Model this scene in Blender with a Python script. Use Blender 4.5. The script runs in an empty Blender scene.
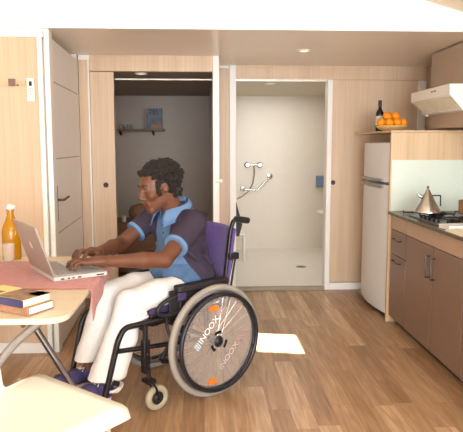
import bpy, bmesh, math, random
import numpy as np
from mathutils import Vector, Matrix, Euler
random.seed(7); np.random.seed(7)
scn = bpy.context.scene
COL = scn.collection
R = math.radians
# ------------------------------------------------------------------ camera frame (463 x 432)
H = 1.32; F = 590.0; CX = 231.5; CY = 216.0
tilt = math.atan(70/590); yaw = math.atan(28.5/590)
fwd = Vector((math.sin(yaw)*math.cos(tilt), math.cos(yaw)*math.cos(tilt), -math.sin(tilt)))
rgt = Vector((math.cos(yaw), -math.sin(yaw), 0)); upv = rgt.cross(fwd)
CAM = Vector((0, 0, H))
def ray(px, py): return fwd + rgt*((px-CX)/F) - upv*((py-CY)/F)
def onX(px, py, X): d = ray(px, py); return CAM + d*(X/d.x)
def onY(px, py, Y): d = ray(px, py); return CAM + d*(Y/d.y)
def onZ(px, py, Z): d = ray(px, py); return CAM + d*((Z-H)/d.z)
cam = bpy.data.cameras.new('camera'); cam.sensor_fit = 'HORIZONTAL'; cam.sensor_width = 36
cam.lens = F*36/463; cam.clip_start = .05
co = bpy.data.objects.new('camera', cam); COL.objects.link(co); scn.camera = co
co.matrix_world = Matrix.Translation(CAM) @ Matrix((rgt, upv, -fwd)).transposed().to_4x4()

# ------------------------------------------------------------------ materials
def lin(c):
    return tuple(((v/255)/12.92 if v/255 <= .04045 else ((v/255+.055)/1.055)**2.4) for v in c) + (1,)
MATS = {}
def mat(name, col, rough=.5, metal=0, var=.06, scale=12, bump=0, bscale=200, alpha=1, trans=0, ior=1.45, emit=None, coat=0, sheen=0, stretch=None, sss=0):
    if name in MATS: return MATS[name]
    m = bpy.data.materials.new(name); m.use_nodes = True
    nt = m.node_tree; N = nt.nodes; L = nt.links; b = N['Principled BSDF']
    c = lin(col)
    tc = N.new('ShaderNodeTexCoord'); mp = N.new('ShaderNodeMapping'); L.new(tc.outputs['Object'], mp.inputs[0])
    if stretch: mp.inputs['Scale'].default_value = stretch
    n = N.new('ShaderNodeTexNoise'); n.inputs['Scale'].default_value = scale; n.inputs['Detail'].default_value = 4
    L.new(mp.outputs[0], n.inputs['Vector'])
    cr = N.new('ShaderNodeValToRGB'); cr.color_ramp.elements[0].position = .3; cr.color_ramp.elements[1].position = .7
    cr.color_ramp.elements[0].color = tuple(v*(1-var) for v in c[:3])+(1,)
    cr.color_ramp.elements[1].color = tuple(min(1, v*(1+var)) for v in c[:3])+(1,)
    L.new(n.outputs[0], cr.inputs[0]); L.new(cr.outputs[0], b.inputs['Base Color'])
    b.inputs['Roughness'].default_value = rough; b.inputs['Metallic'].default_value = metal
    b.inputs['Alpha'].default_value = alpha; b.inputs['Transmission Weight'].default_value = trans; b.inputs['IOR'].default_value = ior
    b.inputs['Coat Weight'].default_value = coat; b.inputs['Sheen Weight'].default_value = sheen
    if sss:
        b.inputs['Subsurface Weight'].default_value = sss; b.inputs['Subsurface Radius'].default_value = (.01, .004, .002)
    if bump:
        n2 = N.new('ShaderNodeTexNoise'); n2.inputs['Scale'].default_value = bscale; n2.inputs['Detail'].default_value = 3
        L.new(mp.outputs[0], n2.inputs['Vector'])
        bm = N.new('ShaderNodeBump'); bm.inputs['Strength'].default_value = bump; bm.inputs['Distance'].default_value = .01
        L.new(n2.outputs[0], bm.inputs['Height']); L.new(bm.outputs[0], b.inputs['Normal'])
    if emit:
        b.inputs['Emission Color'].default_value = c; b.inputs['Emission Strength'].default_value = emit
    MATS[name] = m; return m
def math_node(nt, op, a, b=None):
    n = nt.nodes.new('ShaderNodeMath'); n.operation = op
    for i, v in enumerate((a, b)):
        if v is None: continue
        if isinstance(v, (int, float)): n.inputs[i].default_value = v
        else: nt.links.new(v, n.inputs[i])
    return n.outputs[0]
def wood_panel(name, c1, c2, vert=True, rough=.42):
    m = bpy.data.materials.new(name); m.use_nodes = True
    nt = m.node_tree; N = nt.nodes; L = nt.links; b = N['Principled BSDF']
    tc = N.new('ShaderNodeTexCoord'); mp = N.new('ShaderNodeMapping'); L.new(tc.outputs['Object'], mp.inputs[0])
    mp.inputs['Scale'].default_value = (60, 60, 1.2) if vert else (2, 50, 50)
    n = N.new('ShaderNodeTexNoise'); n.inputs['Scale'].default_value = 1; n.inputs['Detail'].default_value = 5; n.inputs['Roughness'].default_value = .6
    L.new(mp.outputs[0], n.inputs['Vector'])
    n2 = N.new('ShaderNodeTexNoise'); n2.inputs['Scale'].default_value = .16; n2.inputs['Detail'].default_value = 2
    L.new(mp.outputs[0], n2.inputs['Vector'])
    s = math_node(nt, 'ADD', math_node(nt, 'MULTIPLY', n.outputs[0], .55), math_node(nt, 'MULTIPLY', n2.outputs[0], .45))
    cr = N.new('ShaderNodeValToRGB'); cr.color_ramp.elements[0].position = .36; cr.color_ramp.elements[1].position = .64
    cr.color_ramp.elements[0].color = lin(c1); cr.color_ramp.elements[1].color = lin(c2)
    L.new(s, cr.inputs[0]); L.new(cr.outputs[0], b.inputs['Base Color']); b.inputs['Roughness'].default_value = rough
    MATS[name] = m; return m
def floor_mat():
    m = bpy.data.materials.new('laminate_floor'); m.use_nodes = True
    nt = m.node_tree; N = nt.nodes; L = nt.links; b = N['Principled BSDF']
    tc = N.new('ShaderNodeTexCoord'); sp = N.new('ShaderNodeSeparateXYZ'); L.new(tc.outputs['Object'], sp.inputs[0])
    u = math_node(nt, 'DIVIDE', sp.outputs[0], .108); row = math_node(nt, 'FLOOR', u)
    wn = N.new('ShaderNodeTexWhiteNoise'); wn.noise_dimensions = '1D'; L.new(row, wn.inputs['W'])
    v = math_node(nt, 'ADD', math_node(nt, 'DIVIDE', sp.outputs[1], .88), math_node(nt, 'MULTIPLY', wn.outputs[0], 7.3))
    col = math_node(nt, 'FLOOR', v)
    cb = N.new('ShaderNodeCombineXYZ'); L.new(row, cb.inputs[0]); L.new(col, cb.inputs[1])
    w2 = N.new('ShaderNodeTexWhiteNoise'); w2.noise_dimensions = '2D'; L.new(cb.outputs[0], w2.inputs['Vector'])
    # grain
    gv = N.new('ShaderNodeCombineXYZ')
    L.new(math_node(nt, 'MULTIPLY', sp.outputs[0], 42), gv.inputs[0]); L.new(math_node(nt, 'MULTIPLY', sp.outputs[1], 3.2), gv.inputs[1])
    L.new(math_node(nt, 'MULTIPLY', w2.outputs[0], 40), gv.inputs[2])
    g = N.new('ShaderNodeTexNoise'); g.inputs['Scale'].default_value = 1; g.inputs['Detail'].default_value = 5; g.inputs['Distortion'].default_value = .8
    L.new(gv.outputs[0], g.inputs['Vector'])
    s = math_node(nt, 'ADD', math_node(nt, 'MULTIPLY', w2.outputs[0], .42), math_node(nt, 'MULTIPLY', g.outputs[0], .85))
    cr = N.new('ShaderNodeValToRGB'); e = cr.color_ramp.elements
    e[0].position = .25; e[0].color = lin((132, 100, 70)); e[1].position = .95; e[1].color = lin((212, 182, 146))
    for p, c in ((.45, (156, 120, 86)), (.6, (172, 136, 100)), (.75, (186, 152, 116))):
        k = e.new(p); k.color = lin(c)
    L.new(s, cr.inputs[0])
    fu = math_node(nt, 'FRACT', u); fv = math_node(nt, 'FRACT', v)
    gap = math_node(nt, 'MAXIMUM', math_node(nt, 'LESS_THAN', fu, .016), math_node(nt, 'LESS_THAN', fv, .003))
    mx = N.new('ShaderNodeMixRGB'); mx.blend_type = 'MULTIPLY'; L.new(math_node(nt, 'MULTIPLY', gap, .55), mx.inputs[0])
    L.new(cr.outputs[0], mx.inputs[1]); mx.inputs[2].default_value = (.2, .13, .08, 1)
    L.new(mx.outputs[0], b.inputs['Base Color'])
    b.inputs['Roughness'].default_value = .33; b.inputs['Specular IOR Level'].default_value = .4
    return m
M_FLOOR = floor_mat()
WOOD = wood_panel('pale_wood_panel', (196, 168, 138), (214, 188, 158))
WOOD2 = wood_panel('pale_wood_panel_shelf', (196, 166, 128), (216, 188, 150))
TABLE = wood_panel('cream_table_top', (214, 198, 168), (224, 208, 180), vert=False, rough=.35)
WHITE = mat('white_trim', (238, 234, 226), .4, var=.01)
WHITEW = mat('white_wall_paint', (240, 238, 234), .6, var=.01)
CEIL = mat('cream_soffit', (240, 230, 214), .3, var=.015, scale=3)
TAUPE = mat('taupe_wall', (186, 162, 142), .55, var=.02)
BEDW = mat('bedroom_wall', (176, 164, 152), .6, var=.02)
BATHW = mat('bathroom_wall', (226, 216, 200), .35, var=.012)
BATHF = mat('shower_floor', (232, 226, 216), .3, var=.02)
THR = mat('grey_threshold', (150, 140, 118), .4)
CAB = mat('brown_laminate', (132, 106, 90), .33, var=.03)
CABL = mat('taupe_laminate', (184, 156, 132), .35, var=.02)
EDGE = mat('beige_edge', (206, 176, 146), .4, var=.02)
COUNTER = mat('dark_olive_laminate', (92, 82, 62), .25, var=.15, scale=60)
GLASSG = mat('pale_green_glass', (214, 226, 212), .12, var=.01, coat=.5)
STEEL = mat('brushed_steel', (200, 196, 190), .22, 1, var=.04)
CHROME = mat('chrome', (225, 222, 218), .08, 1, var=.02)
DKSTEEL = mat('dark_steel', (96, 90, 86), .3, .9)
BLACK = mat('black_enamel', (22, 21, 22), .35, var=.1)
BLACKP = mat('black_plastic', (30, 28, 30), .5, var=.15)
RUBBER = mat('grey_tyre_rubber', (150, 143, 132), .7, var=.05)
CASTR = mat('beige_caster_rubber', (160, 148, 122), .6)
FRIDGE = mat('fridge_white', (222, 220, 218), .28, var=.01)
GREY = mat('grey_plastic', (140, 138, 136), .4)
WPLAST = mat('white_plastic', (244, 240, 230), .32, var=.01)
CHAIRW = mat('cream_chair_shell', (246, 240, 224), .4, var=.01)
HOODW = mat('white_hood', (240, 236, 226), .3, var=.01)

# ------------------------------------------------------------------ mesh builder
class MB:
    def __init__(s): s.bm = bmesh.new(); s.mi = 0
    def _xf(s, vs, M):
        for v in vs: v.co = M @ v.co
    def _m(s, fs):
        for f in fs: f.material_index = s.mi
    def box(s, a, b, M=None):
        a, b = [min(x, y) for x, y in zip(a, b)], [max(x, y) for x, y in zip(a, b)]
        v = [s.bm.verts.new((x, y, z)) for z in (a[2], b[2]) for y in (a[1], b[1]) for x in (a[0], b[0])]
        fs = [s.bm.faces.new([v[i] for i in q]) for q in ((0, 2, 3, 1), (4, 5, 7, 6), (0, 1, 5, 4), (2, 6, 7, 3), (0, 4, 6, 2), (1, 3, 7, 5))]
        s._m(fs)
        if M: s._xf(v, M)
        return s
    def tube(s, pts, r, n=10, cap=True, flat=1.0, closed=False):
        pts = [Vector(p) for p in pts]; rs = r if isinstance(r, (list, tuple)) else [r]*len(pts)
        rings = []; up = None; m = len(pts)
        for i, p in enumerate(pts):
            if closed: t = pts[(i+1) % m]-pts[i-1]
            else: t = pts[min(i+1, m-1)]-pts[max(i-1, 0)]
            t.normalize()
            if up is None:
                up = Vector((0, 0, 1)) if abs(t.z) < .9 else Vector((1, 0, 0))
            sd = t.cross(up); sd.normalize(); up = sd.cross(t); up.normalize()
            rings.append([s.bm.verts.new(p+(sd*math.cos(k*2*math.pi/n)+up*math.sin(k*2*math.pi/n)*flat)*rs[i]) for k in range(n)])
        fs = []
        for i in range(m if closed else m-1):
            A, B = rings[i], rings[(i+1) % m]
            if closed and i == m-1:   # twist match
                best = min(range(n), key=lambda o: sum((A[k].co-B[(k+o) % n].co).length for k in range(n)))
                B = [B[(k+best) % n] for k in range(n)]
            for k in range(n): fs.append(s.bm.faces.new((A[k], A[(k+1) % n], B[(k+1) % n], B[k])))
        if cap and not closed:
            fs.append(s.bm.faces.new(rings[0][::-1])); fs.append(s.bm.faces.new(rings[-1]))
        s._m(fs); return s
    def lathe(s, prof, org=(0, 0, 0), n=24, M=None):
        rings = []
        vs = []
        for r, z in prof:
            ring = [s.bm.verts.new((org[0]+max(r, 1e-4)*math.cos(k*2*math.pi/n), org[1]+max(r, 1e-4)*math.sin(k*2*math.pi/n), org[2]+z)) for k in range(n)]
            rings.append(ring); vs += ring
        fs = []
        for A, B in zip(rings, rings[1:]):
            for k in range(n): fs.append(s.bm.faces.new((A[k], A[(k+1) % n], B[(k+1) % n], B[k])))
        fs.append(s.bm.faces.new(rings[0][::-1])); fs.append(s.bm.faces.new(rings[-1]))
        s._m(fs)
        if M: s._xf(vs, M)
        return s
    def prism(s, poly, d0, d1, axis='y', M=None):
        # poly: list of 2D points; extruded along axis from d0 to d1
        def P(p, d):
            if axis == 'y': return (p[0], d, p[1])
            if axis == 'x': return (d, p[0], p[1])
            return (p[0], p[1], d)
        A = [s.bm.verts.new(P(p, d0)) for p in poly]; B = [s.bm.verts.new(P(p, d1)) for p in poly]; n = len(poly)
        fs = [s.bm.faces.new(A), s.bm.faces.new(B[::-1])]
        for k in range(n): fs.append(s.bm.faces.new((A[k], B[k], B[(k+1) % n], A[(k+1) % n])))
        s._m(fs)
        if M: s._xf(A+B, M)
        return s
    def ball(s, c, r, n=2):
        rr = r if isinstance(r, (tuple, list)) else (r, r, r)
        q = bmesh.ops.create_icosphere(s.bm, subdivisions=n, radius=1, matrix=Matrix.Translation(c) @ Matrix.Diagonal((*rr, 1)))
        fs = set(f for v in q['verts'] for f in v.link_faces); s._m(fs); return s
    def mesh(s, name, mats, inv=None, ang=38):
        bmesh.ops.recalc_face_normals(s.bm, faces=s.bm.faces)
        me = bpy.data.meshes.new(name); s.bm.to_mesh(me); s.bm.free()
        if inv is not None: me.transform(inv)
        for m in (mats if isinstance(mats, (list, tuple)) else [mats]): me.materials.append(m)
        me.polygons.foreach_set('use_smooth', [True]*len(me.polygons)); me.set_sharp_from_angle(angle=R(ang))
        return me
ROOT = {}
def tag(o, label=None, cat=None, group=None, kind=None):
    if label: o['label'] = label
    if cat: o['category'] = cat
    if group: o['group'] = group
    if kind: o['kind'] = kind
    return o
def thing(name, label, cat, loc=(0, 0, 0), rz=0, group=None):
    o = bpy.data.objects.new(name, None); COL.objects.link(o); o.empty_display_size = .05
    o.location = loc; o.rotation_euler = (0, 0, rz)
    ROOT[o] = Matrix.Translation(loc) @ Matrix.Rotation(rz, 4, 'Z')
    return tag(o, label, cat, group)
def build(mb, name, mats, parent=None, local=False, bevel=0, label=None, org=None, seg=2):
    """one mesh object; vertices are world coordinates unless local=True"""
    inv = None
    if parent is not None and not local: inv = ROOT[parent].inverted()
    if parent is None and org is not None: inv = Matrix.Translation(Vector(org)).inverted()
    me = mb if isinstance(mb, bpy.types.Mesh) else mb.mesh(name, mats, inv)
    o = bpy.data.objects.new(name, me); COL.objects.link(o)
    if parent is not None: o.parent = parent; ROOT[o] = ROOT[parent]
    elif org is not None: o.location = org; ROOT[o] = Matrix.Translation(Vector(org))
    else: ROOT[o] = Matrix.Identity(4)
    if bevel:
        b = o.modifiers.new('bevel', 'BEVEL'); b.width = bevel; b.segments = seg; b.limit_method = 'ANGLE'; b.angle_limit = R(40)
    if label: o['label'] = label
    return o
def struct(name, mb, m, bevel=0):
    o = build(mb, name, m, bevel=bevel); o['kind'] = 'structure'; return o
def bez(p0, p1, p2, n=8):
    p0, p1, p2 = map(Vector, (p0, p1, p2))
    return [p0*(1-t)**2+p1*2*t*(1-t)+p2*t*t for t in [i/n for i in range(n+1)]]
def rounded(pts, rad, n=6):
    """polyline with rounded corners"""
    pts = [Vector(p) for p in pts]; out = [pts[0]]
    for a, b, c in zip(pts, pts[1:], pts[2:]):
        r = min(rad, (a-b).length*.45, (c-b).length*.45)
        out += bez(b+(a-b).normalized()*r, b, b+(c-b).normalized()*r, n)
    return out+[pts[-1]]
def rrect(x0, y0, x1, y1, r, n=5):
    P = []
    for cx, cy, a0 in ((x1-r, y1-r, 0), (x0+r, y1-r, 90), (x0+r, y0+r, 180), (x1-r, y0+r, 270)):
        for k in range(n+1): a = R(a0+90*k/n); P.append((cx+r*math.cos(a), cy+r*math.sin(a)))
    return P
def text_mesh(s, size, m, M, ext=.0005):
    cu = bpy.data.curves.new('lettering', 'FONT'); cu.body = s; cu.size = size; cu.extrude = ext; cu.align_x = 'CENTER'; cu.align_y = 'CENTER'
    o = bpy.data.objects.new('lettering', cu); COL.objects.link(o)
    bpy.context.view_layer.update()
    me = bpy.data.meshes.new_from_object(o.evaluated_get(bpy.context.evaluated_depsgraph_get()))
    bpy.data.objects.remove(o); bpy.data.curves.remove(cu)
    me.transform(M); me.materials.clear(); me.materials.append(m); return me

# ------------------------------------------------------------------ room shell
TC = 2.025; YF = 3.72; YL = 4.78; YB = 5.30; XR = 2.0; TR = 1.9
struct('floor', MB().box((-3.2, -3.2, -.1), (XR+.15, 8.0, 0)), M_FLOOR)
# soffit over the far half of the room
struct('ceiling', MB().box((-3.2, YF, TC), (XR+.15, YB+.2, TC+.1)), CEIL)
struct('wall_soffit', MB().box((-3.2, YF-.03, TC-.002), (XR-.0005, YF-.001, 3.1)), WHITEW)
# pitched main ceiling with a rooflight opening
zr = lambda X: 2.216-(X-1.334)*.278
SX0, SX1, SY0, SY1 = .20, .50, 1.90, 2.34
def slab(x0, x1, y0, y1, mb):
    mb.prism([(x0, zr(x0)), (x1, zr(x1)), (x1, zr(x1)+.1), (x0, zr(x0)+.1)], y0, y1, 'y')
c = MB(); slab(-.6, SX0, -3.2, YF+.08, c); slab(SX1, XR+.1, -3.2, YF+.08, c); slab(SX0, SX1, -3.2, SY0, c); slab(SX0, SX1, SY1, YF+.08, c)
zl = lambda X: zr(-.6)+(X+.6)*.278
c.prism([(-3.2, zl(-3.2)), (-.6, zl(-.6)), (-.6, zl(-.6)+.1), (-3.2, zl(-3.2)+.1)], -3.2, YF+.08, 'y')
struct('ceiling', c, mat('cream_ceiling', (240, 228, 206), .6, var=.01))
# right wall, kitchen upper boxing
struct('wall_right', MB().box((XR, -3.2, 0), (XR+.12, YB+.1, TC+.3)), TAUPE)
struct('wall_kitchen', MB().box((1.752, .8, 1.45), (XR-.001, 4.54, TC-.012)), TAUPE)
struct('wall_left', MB().box((-3.2, -3.2, 0), (-3.1, YF, TC+.6)), WHITEW)
w = MB()
w.box((-3.2, -3.3, 0), (-2.4, -3.2, 2.9)); w.box((1.7, -3.3, 0), (XR+.1, -3.2, 2.9)); w.box((-2.4, -3.3, 2.2), (1.7, -3.2, 2.9))
struct('wall_rear', w, WHITEW)
# near left wood wall
struct('wall_front_left', MB().box((-3.1, YF, 0), (-.9985, YF+.07, 1.995)), WOOD)
struct('trim_2', MB().box((-3.1, YF-.012, 1.972), (-.96, YF+.02, TC)).box((-.998, YF-.014, 0), (-.968, YF+.08, 1.9715)), WHITE, .004)
struct('trim_3', MB().box((-.9675, YF+.02, 0), (-.9585, YF+.08, TC)).box((-.958, YF-.004, 0), (-.927, YF+.08, TC)), WHITE, .004)
struct('trim_4', MB().box((-3.1, YF-.012, 1.688), (-1.075, YF-.0005, 1.712)), WOOD2)
struct('baseboard_front', MB().box((-3.1, YF-.014, 0), (-.9985, YF-.0005, .07)), WHITE, .004)
# hall door on the left (runs in depth)
DXn, DXf = -.935, -.972
d = MB().prism([(DXn, YF+.085), (DXf, YL-.06), (DXf-.04, YL-.06), (DXn-.04, YF+.085)], .01, TC-.04, 'z')
struct_door = struct('door_1', d, mat('grey_white_door', (234, 230, 225), .4, var=.01), .004)
g = MB()
for z in (1.72, 1.24, .76, .38):
    for q in range(2): g.prism([(DXn+.0008, YF+.09), (DXf+.0008, YL-.065), (DXf-.002, YL-.065), (DXn-.002, YF+.09)], z-.004, z+.004, 'z') if q == 0 else None
build(g, 'groove', mat('door_groove', (172, 164, 154), .5), struct_door)
hz = .93; hx = -.940; hy = onX(56.5, 203, hx).y; hz = onX(56.5, 203, hx).z
h = MB().box((hx, hy-.018, hz-.12), (hx+.008, hy+.018, hz+.11)); h.tube(rounded([(hx, hy, hz+.02), (hx+.05, hy, hz+.02), (hx+.05, hy+.13, hz+.03)], .02), .008)
build(h, 'door_handle', DKSTEEL, struct_door, bevel=.002)
struct('trim_5', MB().box((-1.03, YL-.055, 0), (-.975, YL+.02, TC)), WHITE, .004)
# left partition plane
w = MB(); w.box((-.97, YL, .08), (-.902, YL+.06, TC-.035)); struct('wall_partition', w, WOOD)
struct('trim_6', MB().box((-.97, YL-.006, TC-.0345), (-.8845, YL+.06, TC)).box((-.9, YL-.008, 0), (-.887, YL+.06, TC-.035)), WHITE, .002)
struct('wall_left_header', MB().box((-.884, YL-.004, TR+.005), (.081, YL+.06, TC)), WOOD)
sd = struct('door_2', MB().box((-.884, YL-.002, .01), (-.700, YL+.035, TR)), WOOD, .002)
def pull(px, py, Y, m, parent, r=.021):
    p = onY(px, py, Y); mb = MB().lathe([(r, 0), (r, .004), (r*.75, .004), (r*.7, .0015)], M=Matrix.Translation(p) @ Matrix.Rotation(R(90), 4, 'X'))
    return build(mb, 'door_pull', m, parent)
pull(106, 185, YL-.002, mat('bronze_pull', (52, 40, 28), .4, .3), sd)
jm = struct('trim_7', MB().box((.081, YL-.015, 0), (.133, YL+.12, TC)), WHITE, .004)
wk = MB()
for x in (217.5, 221): 
    p = onY(x, 181, YL-.015); wk.ball(p+Vector((0, -.006, 0)), (.017, .012, .017))
build(wk, 'door_pull', WPLAST, jm)
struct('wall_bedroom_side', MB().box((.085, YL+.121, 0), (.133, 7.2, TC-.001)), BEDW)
# back plane right of the step
struct('wall_back', MB().box((.134, YB, .08), (.238, YB+.06, TC-.03)), WOOD)
struct('trim_8', MB().box((.134, YB-.008, TC-.0299), (.236, YB+.06, TC)).box((.2385, YB-.012, 0), (.297, YB+.1, TC)), WHITE, .004)
struct('wall_back_header', MB().box((.2975, YB-.008, TR+.005), (2.0, YB+.06, TC)), WOOD)
struct('trim_9', MB().box((.2975, YB-.005, TR-.012), (1.108, YB+.03, TR+.0045)), mat('aluminium_rail', (190, 182, 168), .35, .4))
struct('trim_10', MB().box((1.112, YB-.014, 0), (1.158, YB+.1, TR+.004)), WHITE, .004)
sd = struct('door_3', MB().box((1.1585, YB, .07), (1.985, YB+.035, TR+.004)), WOOD, .002)
pull(333, 182.5, YB, MATS['bronze_pull'], sd)
struct('trim_11', MB().box((1.985, YB-.02, 1.0), (1.999, YB+.035, TR)).box((1.93, YB-.02, 1.0), (1.984, YB-.0005, TR)), WHITE, .002)
struct('baseboard_back', MB().box((1.1585, YB-.012, 0), (1.999, YB+.035, .065)), WHITE, .003)
struct('baseboard_left', MB().box((.134, YB-.012, 0), (.237, YB+.03, .075)), WHITE, .003)
# bedroom shell
TB = 1.915
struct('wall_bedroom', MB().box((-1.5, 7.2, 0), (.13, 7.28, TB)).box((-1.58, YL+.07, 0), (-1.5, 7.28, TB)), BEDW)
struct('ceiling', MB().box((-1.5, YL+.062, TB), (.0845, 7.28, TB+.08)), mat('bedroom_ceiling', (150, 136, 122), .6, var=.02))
struct('trim_12', MB().box((-.70, YL+.064, TR-.055), (.08, YL+.085, TR-.045)), WHITE)
# shower room shell
TS = 1.93
b = MB().box((.16, 7.36, .02), (2.0, 7.44, TS)).box((.134, YB+.11, .02), (.16, 7.36, TS)).box((1.97, YB+.11, .02), (2.0, 7.36, TS))
struct('wall_shower', b, BATHW)
struct('ceiling', MB().box((.134, YB+.062, TS), (2.0, 7.44, TS+.06)), mat('shower_ceiling', (206, 196, 176), .5, var=.01))
struct('floor', MB().box((.134, YB+.02, 0), (2.0, 7.44, .03)), BATHF)
struct('trim_13', MB().box((.297, YB-.03, 0), (1.112, YB+.0195, .034)), THR, .003)

# ------------------------------------------------------------------ lights recessed in ceilings
def spot(p, z, label, em=1.5):
    t = thing('ceiling_light', label, 'ceiling light', (p.x, p.y, z))
    build(MB().lathe([(.05, -.001), (.052, -.008), (.036, -.010), (.034, -.004), (.034, -.001)], (p.x, p.y, z)), 'trim_ring', WHITE, t)
    build(MB().lathe([(.033, -.001), (.033, -.0035)], (p.x, p.y, z)), 'bulb', mat('lamp_glow', (255, 244, 220), .4, emit=em), t)
spot(onZ(304, 50, TC), TC, 'small round recessed spotlight in the cream ceiling above the shower doorway')
spot(onZ(141, 73, TB), TB, 'small round recessed spotlight in the bedroom ceiling behind the left doorway')
spot(onZ(270, 83, TS), TS, 'small round recessed spotlight in the ceiling inside the shower room')

# ------------------------------------------------------------------ wall items at the left
p = onY(31.5, 90, YF)
t = thing('thermostat', 'white wall thermostat remote with small display on pale wood wall', 'thermostat', (p.x, YF-.001, p.z-.07))
build(MB().prism(rrect(p.x-.022, p.z-.07, p.x+.022, p.z+.07, .004), YF-.02, YF-.001, 'y'), 'casing', WPLAST, t, bevel=.002)
build(MB().box((p.x-.009, YF-.0215, p.z+.022), (p.x+.009, YF-.0195, p.z+.05)), 'display', BLACKP, t)
for dx, dz in ((0, .008), (-.010, -.001), (.010, -.001), (0, -.010), (0, -.026)):
    build(MB().lathe([(.0045, 0), (.004, .0018)], n=12, M=Matrix.Translation((p.x+dx, YF-.02, p.z+dz)) @ Matrix.Rotation(R(90), 4, 'X')), 'button', GREY, t)
p = onY(12, 82.5, YF-.013)
t = thing('light_switch', 'small brown square switch with tiny knob on the left wood wall', 'switch', (p.x, YF-.0125, p.z-.022))
build(MB().box((p.x-.021, YF-.022, p.z-.022), (p.x+.021, YF-.013, p.z+.022)), 'plate', mat('brown_switch', (128, 98, 84), .4), t, bevel=.003)
build(MB().ball((p.x+.034, YF-.018, p.z-.016), .006), 'knob', MATS['brown_switch'], t)

# ------------------------------------------------------------------ bedroom items
a = onY(118, 130, 7.1); b_ = onY(165, 131, 7.1)
t = thing('wall_shelf', 'thin brown wall shelf in the dim room behind the man', 'shelf', (a.x, 7.19, a.z))
SHT = mat('brown_shelf', (120, 90, 66), .5)
build(MB().box((a.x, 7.02, a.z-.012), (b_.x, 7.199, a.z+.012)), 'board', SHT, t, bevel=.003)
for px in (120, 153):
    q = onY(px, 131, 7.1); build(MB().prism([(7.199, a.z-.012), (7.06, a.z-.012), (7.18, a.z-.06), (7.199, a.z-.06)], q.x-.01, q.x+.01, 'x'), 'bracket', BLACKP, t)
zt = a.z+.0125
l = onY(146, 110, 7.08); r_ = onY(162, 110, 7.08)
t = thing('display_box', 'dark blue display box with large letters TEL on the bedroom shelf', 'box', ((l.x+r_.x)/2, 7.08, zt))
hgt = onY(150, 108.5, 7.08).z
build(MB().box((l.x, 7.05, zt), (r_.x, 7.11, hgt)), 'box', mat('blue_grey_card', (92, 104, 116), .5, var=.3, scale=14), t, bevel=.002)
build(MB().box((l.x-.022, 7.06, zt), (l.x-.001, 7.10, hgt)), 'side_leaf', mat('tan_card', (150, 124, 96), .5), t)
build(MB().box((l.x+.06, 7.047, zt+.012), (r_.x-.012, 7.0495, zt+.05)), 'picture', mat('amber_print', (150, 96, 44), .5, var=.4, scale=40), t)
build(text_mesh('TEL', .085, BLACKP, Matrix.Translation(Vector(((l.x+r_.x)/2, 7.048, hgt-.045))-Vector(((l.x+r_.x)/2, 7.08, zt))) @ Matrix.Rotation(R(90), 4, 'X')), 'lettering', None, t)
for i, px in enumerate((121, 126, 131)):
    q = onY(px, 128, 7.1)
    o = build(MB().lathe([(.018, 0), (.022, .05), (.020, .05), (.016, .004)], (q.x, 7.1, zt+.0005), n=14), 'drinking_glass', mat('dim_clear_glass', (190, 186, 182), .1, alpha=.35), org=(q.x, 7.1, zt))
    tag(o, ['small glass at the left end of the bedroom shelf', 'small glass in the middle of the three on the bedroom shelf', 'small glass nearest the blue box on the bedroom shelf'][i], 'glass', 'glasses on the bedroom shelf')
# low wooden chest with basket behind the man's face
q0 = onY(110, 223, 6.0); q1 = onY(168, 223, 6.0)
BRW = mat('brown_wood_dark', (112, 78, 56), .5, var=.2, stretch=(2, 2, 20))
t = thing('bedside_chest', 'low brown wooden chest in the dim bedroom behind the man', 'chest', ((q0.x+q1.x)/2, 6.2, 0))
build(MB().box((q0.x, 6.0, .03), (q1.x, 6.45, q0.z-.03)), 'body', BRW, t, bevel=.004)
build(MB().box((q0.x-.01, 5.985, q0.z-.03), (q1.x+.01, 6.46, q0.z)), 'top', BRW, t, bevel=.004)
for k in range(2):
    z0 = .06+k*.25; dr = build(MB().box((q0.x+.02, 5.984, z0), (q1.x-.02, 5.9995, z0+.22)), 'drawer', BRW, t, bevel=.003)
    build(MB().ball(((q0.x+q1.x)/2, 5.975, z0+.11), .014), 'knob', DKSTEEL, dr)
q = onY(142, 214, 6.2)
o = build(MB().lathe([(.10, 0), (.135, .05), (.14, .10), (.11, .15), (.05, .172), (.005, .176)], (q.x, 6.2, q0.z+.001), n=28), 'wicker_basket', mat('tan_wicker', (126, 92, 66), .8, var=.35, scale=60, bump=.6, bscale=90), org=(q.x, 6.2, q0.z))
tag(o, 'round tan lidded basket on the brown chest behind the man', 'basket')
q = onY(124, 220, 6.1)
o = build(MB().lathe([(.02, 0), (.027, .06), (.024, .06), (.018, .005)], (q.x, 6.1, q0.z+.001), n=16), 'cup', mat('pale_cup', (196, 186, 176), .3), org=(q.x, 6.1, q0.z))
tag(o, 'small pale cup beside the basket on the brown chest', 'cup')

# ------------------------------------------------------------------ shower room items
YS = 7.36
l = onY(247.5, 165, YS-.05); r_ = onY(260, 165, YS-.05)
t = thing('shower_mixer', 'chrome shower mixer bar with hose on the white shower wall', 'shower mixer', ((l.x+r_.x)/2, YS, l.z))
build(MB().tube([(l.x-.02, YS-.05, l.z), (r_.x+.02, YS-.05, l.z)], .014), 'body', STEEL, t)
for x in (l.x, r_.x):
    build(MB().lathe([(.038, 0), (.038, .012), (.026, .02), (.026, .062), (.02, .068)], n=20, M=Matrix.Translation((x, YS-.001, l.z)) @ Matrix.Rotation(R(90), 4, 'X')), 'knob', STEEL, t)
P = [onY(x, y, YS-.06) for x, y in ((254, 166), (254.5, 174), (253, 183), (249, 191), (243, 196), (237, 199))]
PP = []
for i in range(len(P)-1):
    for k in range(4): PP.append(P[i].lerp(P[i+1], k/4))
build(MB().tube(PP+[P[-1]], .008, 8), 'hose', STEEL, t)
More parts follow.
